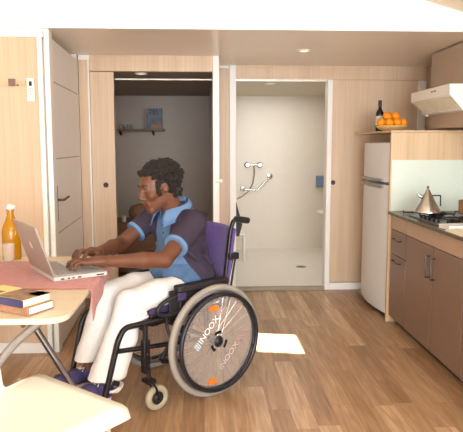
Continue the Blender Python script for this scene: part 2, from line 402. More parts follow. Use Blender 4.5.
pts = [onY(x, y, YS-.06) for x, y in ((243, 189), (257, 190.5), (270, 176.5))]
t = thing('grab_rail', 'angled chrome grab rail fixed to the shower back wall', 'grab rail', (pts[0].x, YS, pts[0].z))
build(MB().tube(rounded([pts[0]+Vector((0, .059, 0)), pts[0], pts[1], pts[2], pts[2]+Vector((0, .059, 0))], .05), .012), 'bar', STEEL, t)
for q in (pts[0], pts[2]):
    build(MB().lathe([(.036, 0), (.036, .01), (.02, .014)], n=20, M=Matrix.Translation((q.x, YS-.001, q.z)) @ Matrix.Rotation(R(90), 4, 'X')), 'flange', STEEL, t)
a = onY(317, 176, YS-.08); b_ = onY(326, 187, YS-.08)
t = thing('soap_dispenser', 'blue grey box on the shower wall beside the right door post', 'dispenser', (a.x, YS-.001, b_.z))
build(MB().box((a.x, YS-.09, b_.z), (b_.x+.02, YS-.001, a.z)), 'box', mat('blue_grey_plastic', (112, 134, 164), .35), t, bevel=.006)
build(MB().tube([(a.x+.02, YS-.06, b_.z-.012), (a.x+.02, YS-.06, b_.z+.003)], .008), 'nozzle', GREY, t)
q = onZ(301, 267, .03)
t = thing('floor_drain', 'oval steel drain in the white shower floor', 'drain', (q.x, q.y, .03))
build(MB().lathe([(.058, .001), (.058, .005), (.044, .006), (.042, .003)], (q.x, q.y, .03), n=24), 'ring', STEEL, t)
g = MB()
for k in range(-3, 4): g.box((q.x-.04, q.y+k*.012-.003, .0312), (q.x+.04, q.y+k*.012+.003, .034))
build(g, 'grate', DKSTEEL, t)
# washbasin at the right edge of the shower opening
a = onY(316.5, 212, 6.7); 
t = thing('washbasin', 'white washbasin jutting from the right side of the shower room', 'washbasin', (1.95, 6.7, a.z-.15))
bs = MB(); 
N_ = 24
prof = [(.02, -.34, .45), (.10, -.18, .55), (.30, -.06, .9), (.34, -.005, 1), (.345, .01, 1), (.32, .01, .95), (.27, -.06, .85), (.05, -.1, .6)]
rings = []
for wd, z, dd in prof:
    ring = []
    for k in range(N_):
        an = math.pi*(.5+k/(N_-1)); ring.append(bs.bm.verts.new((1.9699+((a.x-1.97)*-1)*dd*math.cos(an)*min(1, wd/.3+.25), 6.7+.27*dd*math.sin(an)*min(1, wd/.3+.2), a.z+z)))
    rings.append(ring)
for A, B in zip(rings, rings[1:]):
    for k in range(N_): bs.bm.faces.new((A[k], A[(k+1) % N_], B[(k+1) % N_], B[k]))
bs.bm.faces.new(rings[0]); bs.bm.faces.new(rings[-1])
build(bs, 'basin', WPLAST, t)
build(MB().tube(rounded([(1.90, 6.7, a.z+.01), (1.90, 6.7, a.z+.12), (1.80, 6.7, a.z+.11)], .03), .012), 'tap', CHROME, t)
# shower stool
a = onY(237, 219, 6.6)
sx = .30; sy = 6.65
zs = onY(244, 232, sy).z
t = thing('shower_stool', 'white plastic shower stool behind the left door post', 'stool', (sx+.06, sy, .03))
build(MB().prism(rrect(sx-.12, sy-.15, sx+.19, sy+.15, .05), zs-.02, zs, 'z'), 'seat', WPLAST, t, bevel=.006)
for dx in (-.08, .165):
    for dy in (-.11, .11):
        build(MB().tube([(sx+dx*1.0, sy+dy*1.1, .031), (sx+dx*.95, sy+dy, zs-.02)], .012), 'leg', WPLAST, t)
# black cloth hanging by the post
p0 = onY(237.5, 201, YB+.2)
xs = onY(236, 201, YB+.2).x
mb = MB(); mb.prism([(p0.x-.035, p0.z), (p0.x-.018, p0.z+.01), (onY(242, 226, YB+.2).x, onY(242, 224, YB+.2).z), (onY(239, 236, YB+.2).x, onY(239, 236, YB+.2).z), (p0.x-.05, onY(239, 236, YB+.2).z+.01)], YB+.16, YB+.19, 'y')
o = build(mb, 'hanging_bag', BLACKP, org=(p0.x, YB+.18, p0.z), bevel=.006)
tag(o, 'narrow black cloth bag hanging just inside the shower doorway', 'bag')

# ------------------------------------------------------------------ fridge, end panel, shelf
FX = 1.372; FY0 = 4.315; FY1 = 5.03; FZ = 1.345
t = thing('refrigerator', 'tall white two door refrigerator beside the kitchen cabinets', 'refrigerator', (1.7, (FY0+FY1)/2, 0))
build(MB().box((FX+.05, FY0, .03), (1.98, FY1, FZ-.01)), 'body', FRIDGE, t, bevel=.008)
zsplit = onX(376, 182, FX-.02).z
def fdoor(z0, z1):
    poly = [(FX+.049, FY0+.002), (FX+.049, FY1-.002)]
    n = 14
    for k in range(n+1):
        u = k/n; y = FY1-.002-(FY1-FY0-.004)*u; poly.append((FX+.012-.045*math.sin(math.pi*u)**.8, y))
    return MB().prism(poly, z0, z1, 'z')
d1 = build(fdoor(zsplit+.008, FZ), 'door', FRIDGE, t, bevel=.006); d1['label'] = 'upper freezer door'
d2 = build(fdoor(.05, zsplit-.012), 'door', FRIDGE, t, bevel=.006); d2['label'] = 'tall lower fridge door'
for dd, zz in ((d1, zsplit+.02), (d2, zsplit-.028)):
    P = [(FX+.005-.043*math.sin(math.pi*u)**.8, FY1-(FY1-FY0)*u, zz) for u in [.08+.8*i/10 for i in range(11)]]
    build(MB().tube(P, .012, 8), 'handle', mat('grey_grip', (150, 146, 142), .35, .3), dd)
build(MB().box((FX+.03, FY0+.02, 0), (1.95, FY1-.02, .03)), 'plinth', BLACKP, t)
# end panel facing the camera with glass splashback
PX = onY(391, 150, 4.28).x
struct('wall_end_panel', MB().box((PX, 4.28, 0), (XR-.0005, 4.305, 1.417)), WOOD2, .001)
sh = MB().prism([(PX-.002, 4.275), (XR-.0005, 4.275), (XR-.0005, 5.2), (PX-.03, 5.2), (PX-.03, 4.7)], 1.418, 1.434, 'z')
o = build(sh, 'shelf_board', WOOD2, org=(PX, 4.7, 1.418), bevel=.002); tag(o, 'pale wood shelf board over the white refrigerator', 'shelf')
o = build(MB().box((PX+.008, 4.272, .842), (XR-.002, 4.2795, onY(391, 160, 4.275).z)), 'splashback', GLASSG, org=(1.7, 4.276, .842)); tag(o, 'pale green glass splashback behind the hob and kettle', 'splashback')
# bottle, plate, oranges
ZS = 1.4345
bx, by = onY(379.5, 124, 4.75).x, 4.75
t = thing('wine_bottle', 'dark wine bottle with white label standing behind the oranges', 'bottle', (bx, by, ZS))
zt_ = onY(379.5, 100.5, 4.75).z
hB = zt_-ZS
build(MB().lathe([(.005, 0), (.030, 0), (.032, .006), (.032, hB*.56), (.029, hB*.63), (.014, hB*.74), (.0125, hB*.8), (.0125, hB*.97), (.012, hB)], (bx, by, ZS)), 'glass_body', mat('dark_bottle_glass', (26, 18, 16), .08, coat=.6), t)
build(MB().lathe([(.0327, hB*.2), (.0327, hB*.5)], (bx, by, ZS)), 'label', mat('paper_label', (226, 222, 216), .6), t)
build(MB().lathe([(.014, hB*.8), (.0145, hB*.97), (.0135, hB*1.004)], (bx, by, ZS)), 'capsule', mat('capsule_maroon', (58, 26, 24), .4), t)
pa, pb = onY(376.5, 128, 4.55), onY(406.5, 128, 4.55)
px_, pr = (pa.x+pb.x)/2, (pb.x-pa.x)/2
PLY = 4.55
t = thing('fruit_plate', 'shallow round wooden plate piled with oranges on the shelf', 'plate', (px_, PLY, ZS))
build(MB().lathe([(.05, 0), (.065, 0), (.07, .006), (pr*.8, .014), (pr+.002, .034), (pr, .040), (pr-.008, .038), (pr*.76, .024), (.05, .014), (.01, .012)], (px_, PLY, ZS), n=36), 'dish', mat('honey_wood', (226, 188, 124), .4), t)
OR = mat('orange_peel', (244, 148, 22), .42, bump=.25, bscale=400, var=.08)
om = MB().ball((0, 0, 0), .0345, 3).mesh('orange', OR); 
lm = MB().ball((0, 0, 0), (.0045, .0045, .003), 1).mesh('stem', mat('green_stem', (84, 92, 40), .7))
ol = ['leftmost orange of the bottom row on the wooden plate', 'upper left orange resting on top of the pile', 'middle orange at the front of the bottom row', 'upper right orange resting on top of the pile',
      'orange second from the right in the bottom row', 'rightmost orange at the edge of the wooden plate', 'orange at the back of the plate nearest the dark bottle']
for i, (x, y, Y) in enumerate(((381, 123.5, 4.53), (387.3, 117.6, 4.55), (389.4, 123, 4.49), (395.4, 117.6, 4.56), (397.3, 123.2, 4.50), (403, 123.8, 4.55), (388.5, 121, 4.62))):
    p = onY(x, y, Y)
    if i not in (1, 3): p.z = ZS+.0345+.030
    else: p.z = ZS+.0345+.080
    o = bpy.data.objects.new('orange', om); COL.objects.link(o); o.location = p; o.rotation_euler = (random.random(), random.random(), random.random()); s_ = random.uniform(.96, 1.04); o.scale = (s_, s_, s_*.96)
    tag(o, ol[i], 'orange', 'oranges on the wooden plate')
    s = bpy.data.objects.new('stem', lm); COL.objects.link(s); s.parent = o; s.location = (0, 0, .034)

# ------------------------------------------------------------------ kitchen cabinets
KX = 1.385
bounds = [(4.255, 3.922), (3.918, 3.452), (3.448, 3.022), (3.018, 2.50), (2.496, 1.9)]
clab = ['narrow brown base cabinet with a drawer next to the fridge', 'brown base cabinet with handle at its right edge, second from the fridge', 'brown base cabinet with handle at its left edge, third from the fridge', 'brown base cabinet cut by the right edge of the photo', 'brown base cabinet nearest the camera, beyond the frame']
for i, (y1, y0) in enumerate(bounds):
    t = thing('base_cabinet', clab[i], 'cabinet', (1.7, (y0+y1)/2, 0), group='brown base cabinets under the counter')
    build(MB().box((KX+.019, y0, .06), (XR-.01, y1, .8195)), 'carcass', EDGE, t)
    build(MB().box((KX+.06, y0, 0), (XR-.02, y1, .0595)), 'plinth', BLACKP, t)
    build(MB().box((KX, y0, .718), (KX+.0185, y1, .8195)), 'rail', CABL, t)
    if i == 0:
        for z0, z1, nm in ((.540, .713, 'drawer'), (.065, .534, 'door')):
            dd = build(MB().box((KX, y0+.004, z0), (KX+.0185, y1-.012, z1)), nm, CAB, t, bevel=.0015)
            zc = z1-.04 if nm == 'door' else z1-.06
            ym = (y0+y1)/2
            hb = MB().tube(rounded([(KX, ym-.07, zc), (KX-.025, ym-.07, zc), (KX-.025, ym+.07, zc), (KX, ym+.07, zc)], .008), .005, 8)
            build(hb, 'handle', DKSTEEL, dd)
    else:
        dd = build(MB().box((KX, y0+.004, .065), (KX+.0185, y1-.004, .713)), 'door', CAB, t, bevel=.0015)
        yh = y0+.04 if i in (1, 3) else y1-.04
        hb = MB().tube(rounded([(KX, yh, .52), (KX-.028, yh, .52), (KX-.028, yh, .65), (KX, yh, .65)], .008), .005, 8)
        build(hb, 'handle', DKSTEEL, dd)
o = build(MB().box((KX-.022, 1.9, .82), (XR-.001, 4.2715, .840)), 'countertop', COUNTER, org=(1.7, 3, .82), bevel=.003); tag(o, 'dark olive kitchen countertop running along the right wall', 'countertop')
ZC = .8405
# hob
t = thing('gas_hob', 'black gas hob with four burners and wire grates on the counter', 'hob', (1.68, 3.62, ZC))
HX0, HX1, HY0, HY1 = 1.42, 1.93, 3.42, 3.99
build(MB().box((HX0, HY0, ZC), (HX1, HY1, ZC+.008)), 'plate', mat('steel_hob', (120, 116, 110), .3, .8), t, bevel=.003)
for i, (x, y, r) in enumerate(((1.56, 3.85, .045), (1.80, 3.85, .035), (1.56, 3.56, .035), (1.80, 3.56, .05))):
    bn = build(MB().lathe([(r*1.3, .008), (r*1.2, .014), (r, .016), (r, .024), (r*.85, .028), (.01, .029)], (x, y, ZC), n=20), 'burner', BLACK, t)
    g = MB()
    for k in range(4):
        a = k*math.pi/2+math.pi/4
        g.tube([(x+.02*math.cos(a), y+.02*math.sin(a), ZC+.036), (x+.11*math.cos(a), y+.11*math.sin(a), ZC+.036), (x+.118*math.cos(a), y+.118*math.sin(a), ZC+.009)], .0055, 6)
    g.tube([(x+.075*math.cos(q*math.pi/8), y+.075*math.sin(q*math.pi/8), ZC+.033) for q in range(16)], .005, 6, closed=True)
    build(g, 'grate', BLACK, t)
for k in range(4):
    build(MB().lathe([(.018, .008), (.017, .024), (.012, .028)], (1.45, 3.58+k*.075, ZC), n=16), 'knob', BLACK, t)
# small black wire stand sticking out at the left of hob
p = onZ(408, 214, ZC)
q0 = onZ(405.5, 215, ZC); q1 = onZ(414, 214.5, ZC)
mb = MB().tube(rounded([(q0.x, 4.08, ZC+.004), (q0.x, 4.08, ZC+.03)], .01), .003, 6).tube([(q0.x, 4.08, ZC+.012), (q1.x, 4.08, ZC+.012)], .0045, 6).tube([(q1.x, 4.08, ZC+.004), (q1.x, 4.08, ZC+.02)], .003, 6)
o = build(mb, 'trivet', BLACK, org=(q0.x, 4.08, ZC)); tag(o, 'small black wire trivet on the counter left of the kettle', 'trivet')
# conical kettle
kc = onZ(427, 217, ZC+.045); kx, ky = 1.575, 3.82
ky = 3.84; kx = onY(426.8, 214, ky).x
zk = ZC+.0395
ktop = onY(426.8, 186, ky).z; kh = ktop-zk; kr = (onY(440, 213, ky).x-onY(413.5, 213, ky).x)/2
t = thing('conical_kettle', 'shiny steel cone shaped kettle standing on the gas hob', 'kettle', (kx, ky, zk))
build(MB().lathe([(.02, 0), (kr*.95, 0), (kr, .006), (kr*.99, .014), (kr*.62, kh*.38), (kr*.30, kh*.70), (kr*.13, kh*.87), (.002, kh*.90)], (kx, ky, zk), n=40), 'body', mat('warm_steel', (214, 218, 218), .2, 1, var=.03), t)
build(MB().lathe([(.004, kh*.88), (.006, kh*.92), (.009, kh*.97), (.006, kh), (.001, kh*1.01)], (kx, ky, zk), n=16), 'knob', STEEL, t)
sp = onY(418.5, 195, ky)
build(MB().tube([(kx-kr*.45, ky, sp.z-.012), (sp.x, ky, sp.z), (sp.x-.005, ky, sp.z+.008)], [.013, .009, .008]), 'spout', STEEL, t)
hr = onY(440.5, 195.5, ky); hb_ = onY(440.5, 206, ky)
build(MB().tube(rounded([(kx+.015, ky, hr.z), (hr.x, ky, hr.z), (hb_.x, ky, hb_.z)], .004), .0045, 8), 'handle', BLACKP, t)
# pot at the right edge
p = onY(462.5, 206, 3.60); zk = ZC+.0395
t = thing('copper_pot', 'tall copper coloured pot at the back of the hob by the right edge', 'pot', (p.x, 3.72, zk))
pp = onY(459, 206, 3.72)
build(MB().lathe([(.045, 0), (.05, .004), (.05, .09), (.052, .092), (.048, .092), (.046, .01)], (pp.x+.05, 3.72, zk), n=28), 'body', mat('copper', (176, 130, 92), .3, .8), t)
# open magazine on the counter
t = thing('open_magazine', 'open magazine with cream pages lying on the counter front', 'magazine', (1.55, 3.14, ZC))
A = onZ(431, 224.5, ZC+.004); 
def page(mb, x0, x1, y0, y1, hump, z0=0):
    n = 8; top = []; 
    poly = [(x0, ZC+z0)]
    for k in range(n+1):
        u = k/n; poly.append((x0+(x1-x0)*u, ZC+z0+.004+hump*math.sin(math.pi*u**.6)))
    poly.append((x1, ZC+z0)); mb.prism(poly, y0, y1, 'y')
m1 = MB(); page(m1, 1.372, 1.59, 3.02, 3.26, .010); build(m1, 'page', mat('cream_paper', (238, 228, 196), .5), t)
m1 = MB(); page(m1, 1.80, 1.591, 3.02, 3.26, .012); build(m1, 'page', mat('cream_paper', (238, 228, 196), .5), t)
MX_ = Matrix.Translation((1.49, 3.335, -.0085)) @ Matrix.Rotation(R(8), 4, 'Z')
bk = thing('recipe_book', 'closed white book lying behind the open magazine at the front of the counter', 'book', (1.49, 3.34, ZC))
build(MB().box((-.095, -.05, ZC+.0095), (.13, .062, ZC+.030), MX_), 'pages', mat('white_pages', (240, 236, 222), .6, var=.06, scale=300, stretch=(.02, .02, 1)), bk)
build(MB().box((-.10, -.055, ZC+.0303), (.135, .066, ZC+.0335), MX_), 'cover', mat('white_cover', (240, 238, 230), .4), bk, bevel=.001)

# ------------------------------------------------------------------ cooker hood
HXf = 1.60; y0, y1 = 3.82, 4.535
t = thing('cooker_hood', 'white cooker hood with slatted grille mounted over the hob', 'cooker hood', (1.7, (y0+y1)/2, 1.55))
poly = [(HXf, 1.648), (HXf, 1.722), (1.751, 1.722), (1.751, 1.548), (1.690, 1.556), (1.683, 1.566), (HXf+.006, 1.648)]
build(MB().prism(poly, y0, y1, 'y'), 'body', HOODW, t, bevel=.002)
# grille on the slanted underside
dv = Vector((1.683-HXf-.006, 0, 1.566-1.648)); dn = Vector((-dv.z, 0, dv.x)).normalized(); dn = dn if dn.z < 0 else -dn
g0 = Vector((HXf+.006, 0, 1.648))
g = MB(); 
a0 = g0+dv*.1+dn*.0012; a1 = g0+dv*.92+dn*.0012
g.mi = 0
def quadbox(mb, p, q, r, s, th):
    A = [mb.bm.verts.new(v) for v in (p, q, r, s)]; B = [mb.bm.verts.new(v+dn*th) for v in (p, q, r, s)]
    fs = [mb.bm.faces.new(A[::-1]), mb.bm.faces.new(B)]
    for k in range(4): fs.append(mb.bm.faces.new((A[k], A[(k+1) % 4], B[(k+1) % 4], B[k])))
    mb._m(fs)
Y0, Y1 = y0+.02, y1-.02
quadbox(g, Vector((a0.x, Y0, a0.z)), Vector((a0.x, Y1, a0.z)), Vector((a1.x, Y1, a1.z)), Vector((a1.x, Y0, a1.z)), .001)
build(g, 'filter', mat('beige_filter', (176, 160, 122), .5, var=.1), t)
g = MB(); n = 22
for k in range(n):
    ya = Y0+(Y1-Y0-.03)*k/n; 
    quadbox(g, Vector((a0.x, ya+.02, a0.z))+dn*.0012, Vector((a0.x, ya+.032, a0.z))+dn*.0012, Vector((a1.x, ya+.012, a1.z))+dn*.0012, Vector((a1.x, ya, a1.z))+dn*.0012, .003)
build(g, 'grille', mat('grille_cream', (222, 214, 190), .4), t)
for k, yy in enumerate((4.05, 4.10)):
    build(MB().box((HXf-.004, yy, 1.69), (HXf-.0002, yy+.03, 1.70)), 'switch', GREY, t)
build(MB().ball((1.70, 4.46, 1.548), (.012, .02, .008)), 'lamp', mat('lamp_cover', (250, 246, 230), .3), t)

# ------------------------------------------------------------------ table and what is on it
ZT = .74
TX = -.468; TY0 = 1.97; TY1 = 3.12
t = thing('folding_table', 'cream topped folding table with rounded corners and crossed metal legs', 'table', (-1.1, 2.5, 0))
build(MB().prism(rrect(-1.95, TY0, TX, TY1, .075, 8), ZT-.022, ZT-.001, 'z'), 'tabletop', TABLE, t, bevel=.004)
def leg(pts, r, m, fl=1): return build(MB().tube(rounded(pts, .08), r, 12, flat=fl), 'leg', m, t)
la = onY(50, 326, 2.1)
leg([(-.56, 2.08, ZT-.023), (-.70, 2.08, .60), (-.95, 2.08, .22), (-1.15, 2.08, .012), (-1.30, 2.08, .012)], .015, mat('leg_steel', (150, 146, 142), .4, .6))
leg([(-.60, 2.55, ZT-.023), (-.62, 2.55, .68), (-1.25, 2.55, .012)], .011, DKSTEEL)
leg([(-.74, 2.35, ZT-.023), (-.72, 2.35, .66), (-.35, 2.35, .012)], .013, DKSTEEL)
leg([(-1.85, 2.2, ZT-.023), (-1.85, 2.2, .012)], .014, STEEL); leg([(-1.85, 2.9, ZT-.023), (-1.85, 2.9, .012)], .014, STEEL)
build(MB().tube([(-.62, 2.0, ZT-.032), (-.62, 3.05, ZT-.032)], .009), 'rail', DKSTEEL, t)
# runner cloth
RY0 = onZ(60, 289.5, ZT).y; RY1 = onZ(30, 262, ZT).y
mb = MB(); nu, nv = 46, 26
grid = []
for i in range(nu+1):
    row = []
    for j in range(nv+1):
        v = j/nv; y = RY0+(RY1-RY0)*v
        s_ = i/nu*1.72
        X0 = -1.93
        L1 = TX+.004-X0
        wob = .0012*math.sin(s_*23+v*9)
        if s_ < L1: P_ = Vector((X0+s_, y, ZT+.0025+wob*.6))
        else:
            e = s_-L1; drop = min(e, .30)*(.04+.50*(1-v)**1.0)
            x = TX+.006+.004*math.sin(v*17+1)*(e/.25)
            P_ = Vector((x+.004*min(1, e*30), y, ZT+.0025-drop))
        row.append(mb.bm.verts.new(P_))
    grid.append(row)
for i in range(nu):
    for j in range(nv): mb.bm.faces.new((grid[i][j], grid[i+1][j], grid[i+1][j+1], grid[i][j+1]))
o = build(mb, 'table_runner', mat('pink_cloth', (190, 118, 110), .85, var=.12, scale=30, bump=.4, bscale=500, sheen=.3), org=(-1.1, (RY0+RY1)/2, ZT))
so = o.modifiers.new('thick', 'SOLIDIFY'); so.thickness = .0018; so.offset = 0
tag(o, 'salmon pink cloth runner laid across the table and hanging over its end', 'table runner')
# books
def book(A, u, v, w, l, z0, th, cover, spine, name, label, cat='book', pic=None):
    """A: spine corner, u: along the spine, v: across to the fore edge"""
    t = thing('book', label, cat, (A.x, A.y, z0)); 
    M = Matrix(((u.x, v.x, 0, A.x), (u.y, v.y, 0, A.y), (0, 0, 1, 0), (0, 0, 0, 1)))
    build(MB().box((.004, .006, z0+.003), (l-.004, w-.004, z0+th-.003), M), 'pages', mat('book_pages', (242, 238, 226), .7, var=.06, scale=300, stretch=(.02, .02, 1)), t)
    build(MB().box((0, 0, z0), (l, w, z0+.0025), M).box((0, 0, z0+th-.0025), (l, w, z0+th), M), 'cover', cover, t, bevel=.001)
    build(MB().box((0, -.003, z0), (l, .0055, z0+th), M), 'spine', spine, t, bevel=.0015)
    if pic:
        for (a0, b0, a1, b1, m) in pic: build(MB().box((a0*l, b0*w, z0+th+.0002), (a1*l, b1*w, z0+th+.0008), M), 'picture', m, t)
    return t
def book_px(spR, spL, fore, z, zlow, th, *a, **k):
    P0 = onZ(*spR, z); P1 = onZ(*spL, z); u = (P1-P0); u.z = 0; u.normalize(); P2 = onZ(*fore, z)
    v = Vector((-u.y, u.x, 0)); 
    if v.dot(P2-P0) < 0: v = -v
    return P0, u, v
BK2 = mat('brown_cover', (160, 118, 90), .45, var=.2, scale=20)
P0, u, v = book_px((28, 308), (0, 303), (49, 296), ZT+.03, 0, .03)
v = v*.9+u*-.0
book(P0, u, v.normalized(), .120, .23, ZT+.001, .029, BK2, BK2, 'b', 'brown covered book at the bottom of the stack on the table')
P0, u, v = book_px((22, 301), (0, 297), (49, 289), ZT+.056, 0, .03)
book(P0, u, v, .130, .25, ZT+.0305, .026, mat('yellow_cover', (224, 214, 140), .35, var=.05), mat('navy_spine', (48, 46, 92), .35), 'b', 'yellow covered book with navy spine on top of the stack',
     pic=[(.0, .06, .55, .98, mat('cover_photo', (132, 104, 84), .4, var=.5, scale=28)), (.0, .55, .22, .98, mat('cover_cream', (198, 176, 140), .4, var=.3, scale=30)), (.62, .30, .78, .48, mat('cover_olive', (112, 104, 52), .4))])
# bottle and glass
p = onZ(12.3, 258.5, ZT); p.y -= .0; hB = onY(12, 204, p.y).z-ZT; rb = .045
t = thing('swing_top_bottle', 'tall amber yellow glass bottle with swing top on the table', 'bottle', (p.x, p.y, ZT))
AMB = mat('amber_glass', (196, 136, 6), .06, trans=.3, ior=1.3, coat=.4)
build(MB().lathe([(.01, .001), (rb, .001), (rb+.002, .01), (rb+.002, hB*.50), (rb*.9, hB*.60), (rb*.55, hB*.72), (rb*.38, hB*.80), (rb*.36, hB*.93)], (p.x, p.y, ZT), n=32), 'glass_body', AMB, t)
build(MB().lathe([(rb*.42, hB*.91), (rb*.42, hB*.945), (rb*.34, hB*.96), (rb*.3, hB*.99), (.002, hB)], (p.x, p.y, ZT), n=20), 'stopper', WPLAST, t)
build(MB().tube([(p.x-.018, p.y, ZT+hB*.86), (p.x-.02, p.y, ZT+hB*.97), (p.x, p.y, ZT+hB*1.005), (p.x+.02, p.y, ZT+hB*.97), (p.x+.018, p.y, ZT+hB*.86)], .0018, 6), 'wire_clip', STEEL, t)
p = onZ(10.5, 261.5, ZT); 
CG = bpy.data.materials.new('clear_glass'); CG.use_nodes = True
b = CG.node_tree.nodes['Principled BSDF']; b.inputs['Roughness'].default_value = .03; b.inputs['Base Color'].default_value = (.9, .9, .85, 1); b.inputs['Alpha'].default_value = .16; b.inputs['Coat Weight'].default_value = .8
o = build(MB().lathe([(.020, .001), (.025, .003), (.030, .095), (.0285, .095), (.0235, .010), (.001, .009)], (p.x, p.y-.02, ZT), n=28), 'drinking_glass', CG, org=(p.x, p.y-.02, ZT)); tag(o, 'clear drinking glass in front of the yellow bottle', 'glass')
# laptop
ZL = ZT+.0045
A = onZ(54, 282, ZL); u = Vector((.854, .52, 0)).normalized(); v = Vector((-u.y, u.x, 0)); D, Wd = .245, .36
A = A-u*.0
t = thing('laptop', 'silver laptop open on the pink runner facing the man', 'laptop', (A.x, A.y, ZL))
MU = Matrix(((u.x, v.x, 0, A.x), (u.y, v.y, 0, A.y), (0, 0, 1, ZL), (0, 0, 0, 1)))
SILV = mat('silver_shell', (204, 202, 198), .38, .2, var=.02)
build(MB().prism(rrect(0, 0, D, Wd, .012), 0, .017, 'z', MU), 'base', SILV, t, bevel=.002)
kb = MB()
for r_i in range(5):
    for c_i in range(14):
        kb.box((.03+r_i*.019, .035+c_i*.0222, .0175), (.03+r_i*.019+.016, .035+c_i*.0222+.019, .0195), MU)
build(kb, 'keyboard', mat('silver_keys', (164, 158, 154), .45), t)
build(MB().box((.15, Wd/2-.045, .0172), (.215, Wd/2+.045, .0180), MU), 'trackpad', mat('trackpad_grey', (170, 164, 160), .3), t)
for a0, a1 in ((.03, .045), (.06, .07), (.08, .09), (.105, .12), (.19, .225)): build(MB().box((a0, -.0008, .005), (a1, .001, .011), MU), 'port', BLACKP, t)
th = math.atan2(.063, .19)
ML = MU @ Matrix.Translation((.004, 0, .017)) @ Matrix.Rotation(-th, 4, 'Y')
lh = .235
ld = MB().prism([(0-.004, 0), (0-.004, lh), (.004, lh), (.004, 0)], .0, Wd, 'y', ML)
lid = build(ld, 'lid', mat('lid_silver', (166, 154, 146), .4, .2, var=.02), t, bevel=.0025)
build(MB().box((.0042, .012, .015), (.0050, Wd-.012, lh-.012), ML), 'screen', mat('screen_dark', (40, 44, 56), .15), lid)
lg = MB().lathe([(.017, 0), (.017, .0008)], n=20, M=ML @ Matrix.Translation((-.0042, Wd/2, lh*.55)) @ Matrix.Rotation(R(-90), 4, 'Y'))
build(lg, 'logo', mat('logo_light', (226, 214, 204), .3), lid)
# white moulded chair, front left
cR = onZ(38, 375, .452); cF = onZ(130, 411, .45)
fd = (cF-cR); fd.z = 0; SD = fd.length; fd.normalize(); wd = Vector((fd.y, -fd.x, 0)); wd = wd if wd.y < 0 else -wd
t = thing('moulded_chair', 'cream white moulded shell chair on thin legs at bottom left', 'chair', (cR.x+fd.x*.2+wd.x*.2, cR.y+fd.y*.2+wd.y*.2, 0))
WC = .46
def shellpt(s, q):
    """s along profile: 0..1 seat rear to front, beyond 1 the lip; negative = back; q across 0..1"""
    qq = (q-.5)
    if s >= 0:
        a = s*SD; z = .452-.010*math.cos(qq*math.pi)*math.sin(math.pi*min(s, 1)); 
        if s > .93: e = (s-.93)*SD; z -= e*e*14
        return a, z
    e = -s*SD
    bend = min(e/.06, 1)
    return -.03*bend-.20*max(0, e-.06), .452+.02*bend+max(0, e-.06)
rows = []
mb = MB(); ns, nq = 44, 14
S0, S1 = -.95, 1.015
for i in range(ns+1):
    s = S0+(S1-S0)*i/ns; row = []
    if abs(s) < .022: s = 0.0
    edge = 0
    if s > .97: edge = .012*((s-.97)/.045)**2
    if s < -.001: edge = .165-.10*max(0, -s-.35)
    elif s < .08: edge = .045*(1-math.sqrt(max(0, 1-(1-s/.08)**2)))
    for j in range(nq+1):
        q = j/nq; a, z = shellpt(s, q); wv = edge+(WC-2*edge)*q
        
        if s < .3: a += .30*(1-max(0, s)/.3)*min(wv, WC-wv, .165)
        P_ = cR+fd*a+wd*wv; row.append(mb.bm.verts.new((P_.x, P_.y, z)))
    rows.append(row)
for i in range(ns):
    for j in range(nq): mb.bm.faces.new((rows[i][j], rows[i+1][j], rows[i+1][j+1], rows[i][j+1]))
o = build(mb, 'seat_shell', CHAIRW, t); so = o.modifiers.new('thick', 'SOLIDIFY'); so.thickness = .012; so.offset = -1
LEGM = mat('cream_metal', (214, 200, 168), .35, .3)
for a, q in ((.92, .13), (.92, .87), (.1, .08), (.1, .92)):
    P_ = cR+fd*(a*SD)+wd*(q*WC); out = fd*(.012 if a > .5 else -.05)
    build(MB().tube(rounded([(P_.x-fd.x*.12, P_.y-fd.y*.12, .428), (P_.x, P_.y, .424), (P_.x+out.x*.8, P_.y+out.y*.8, .008)], .03), .008, 10), 'leg', LEGM, t)

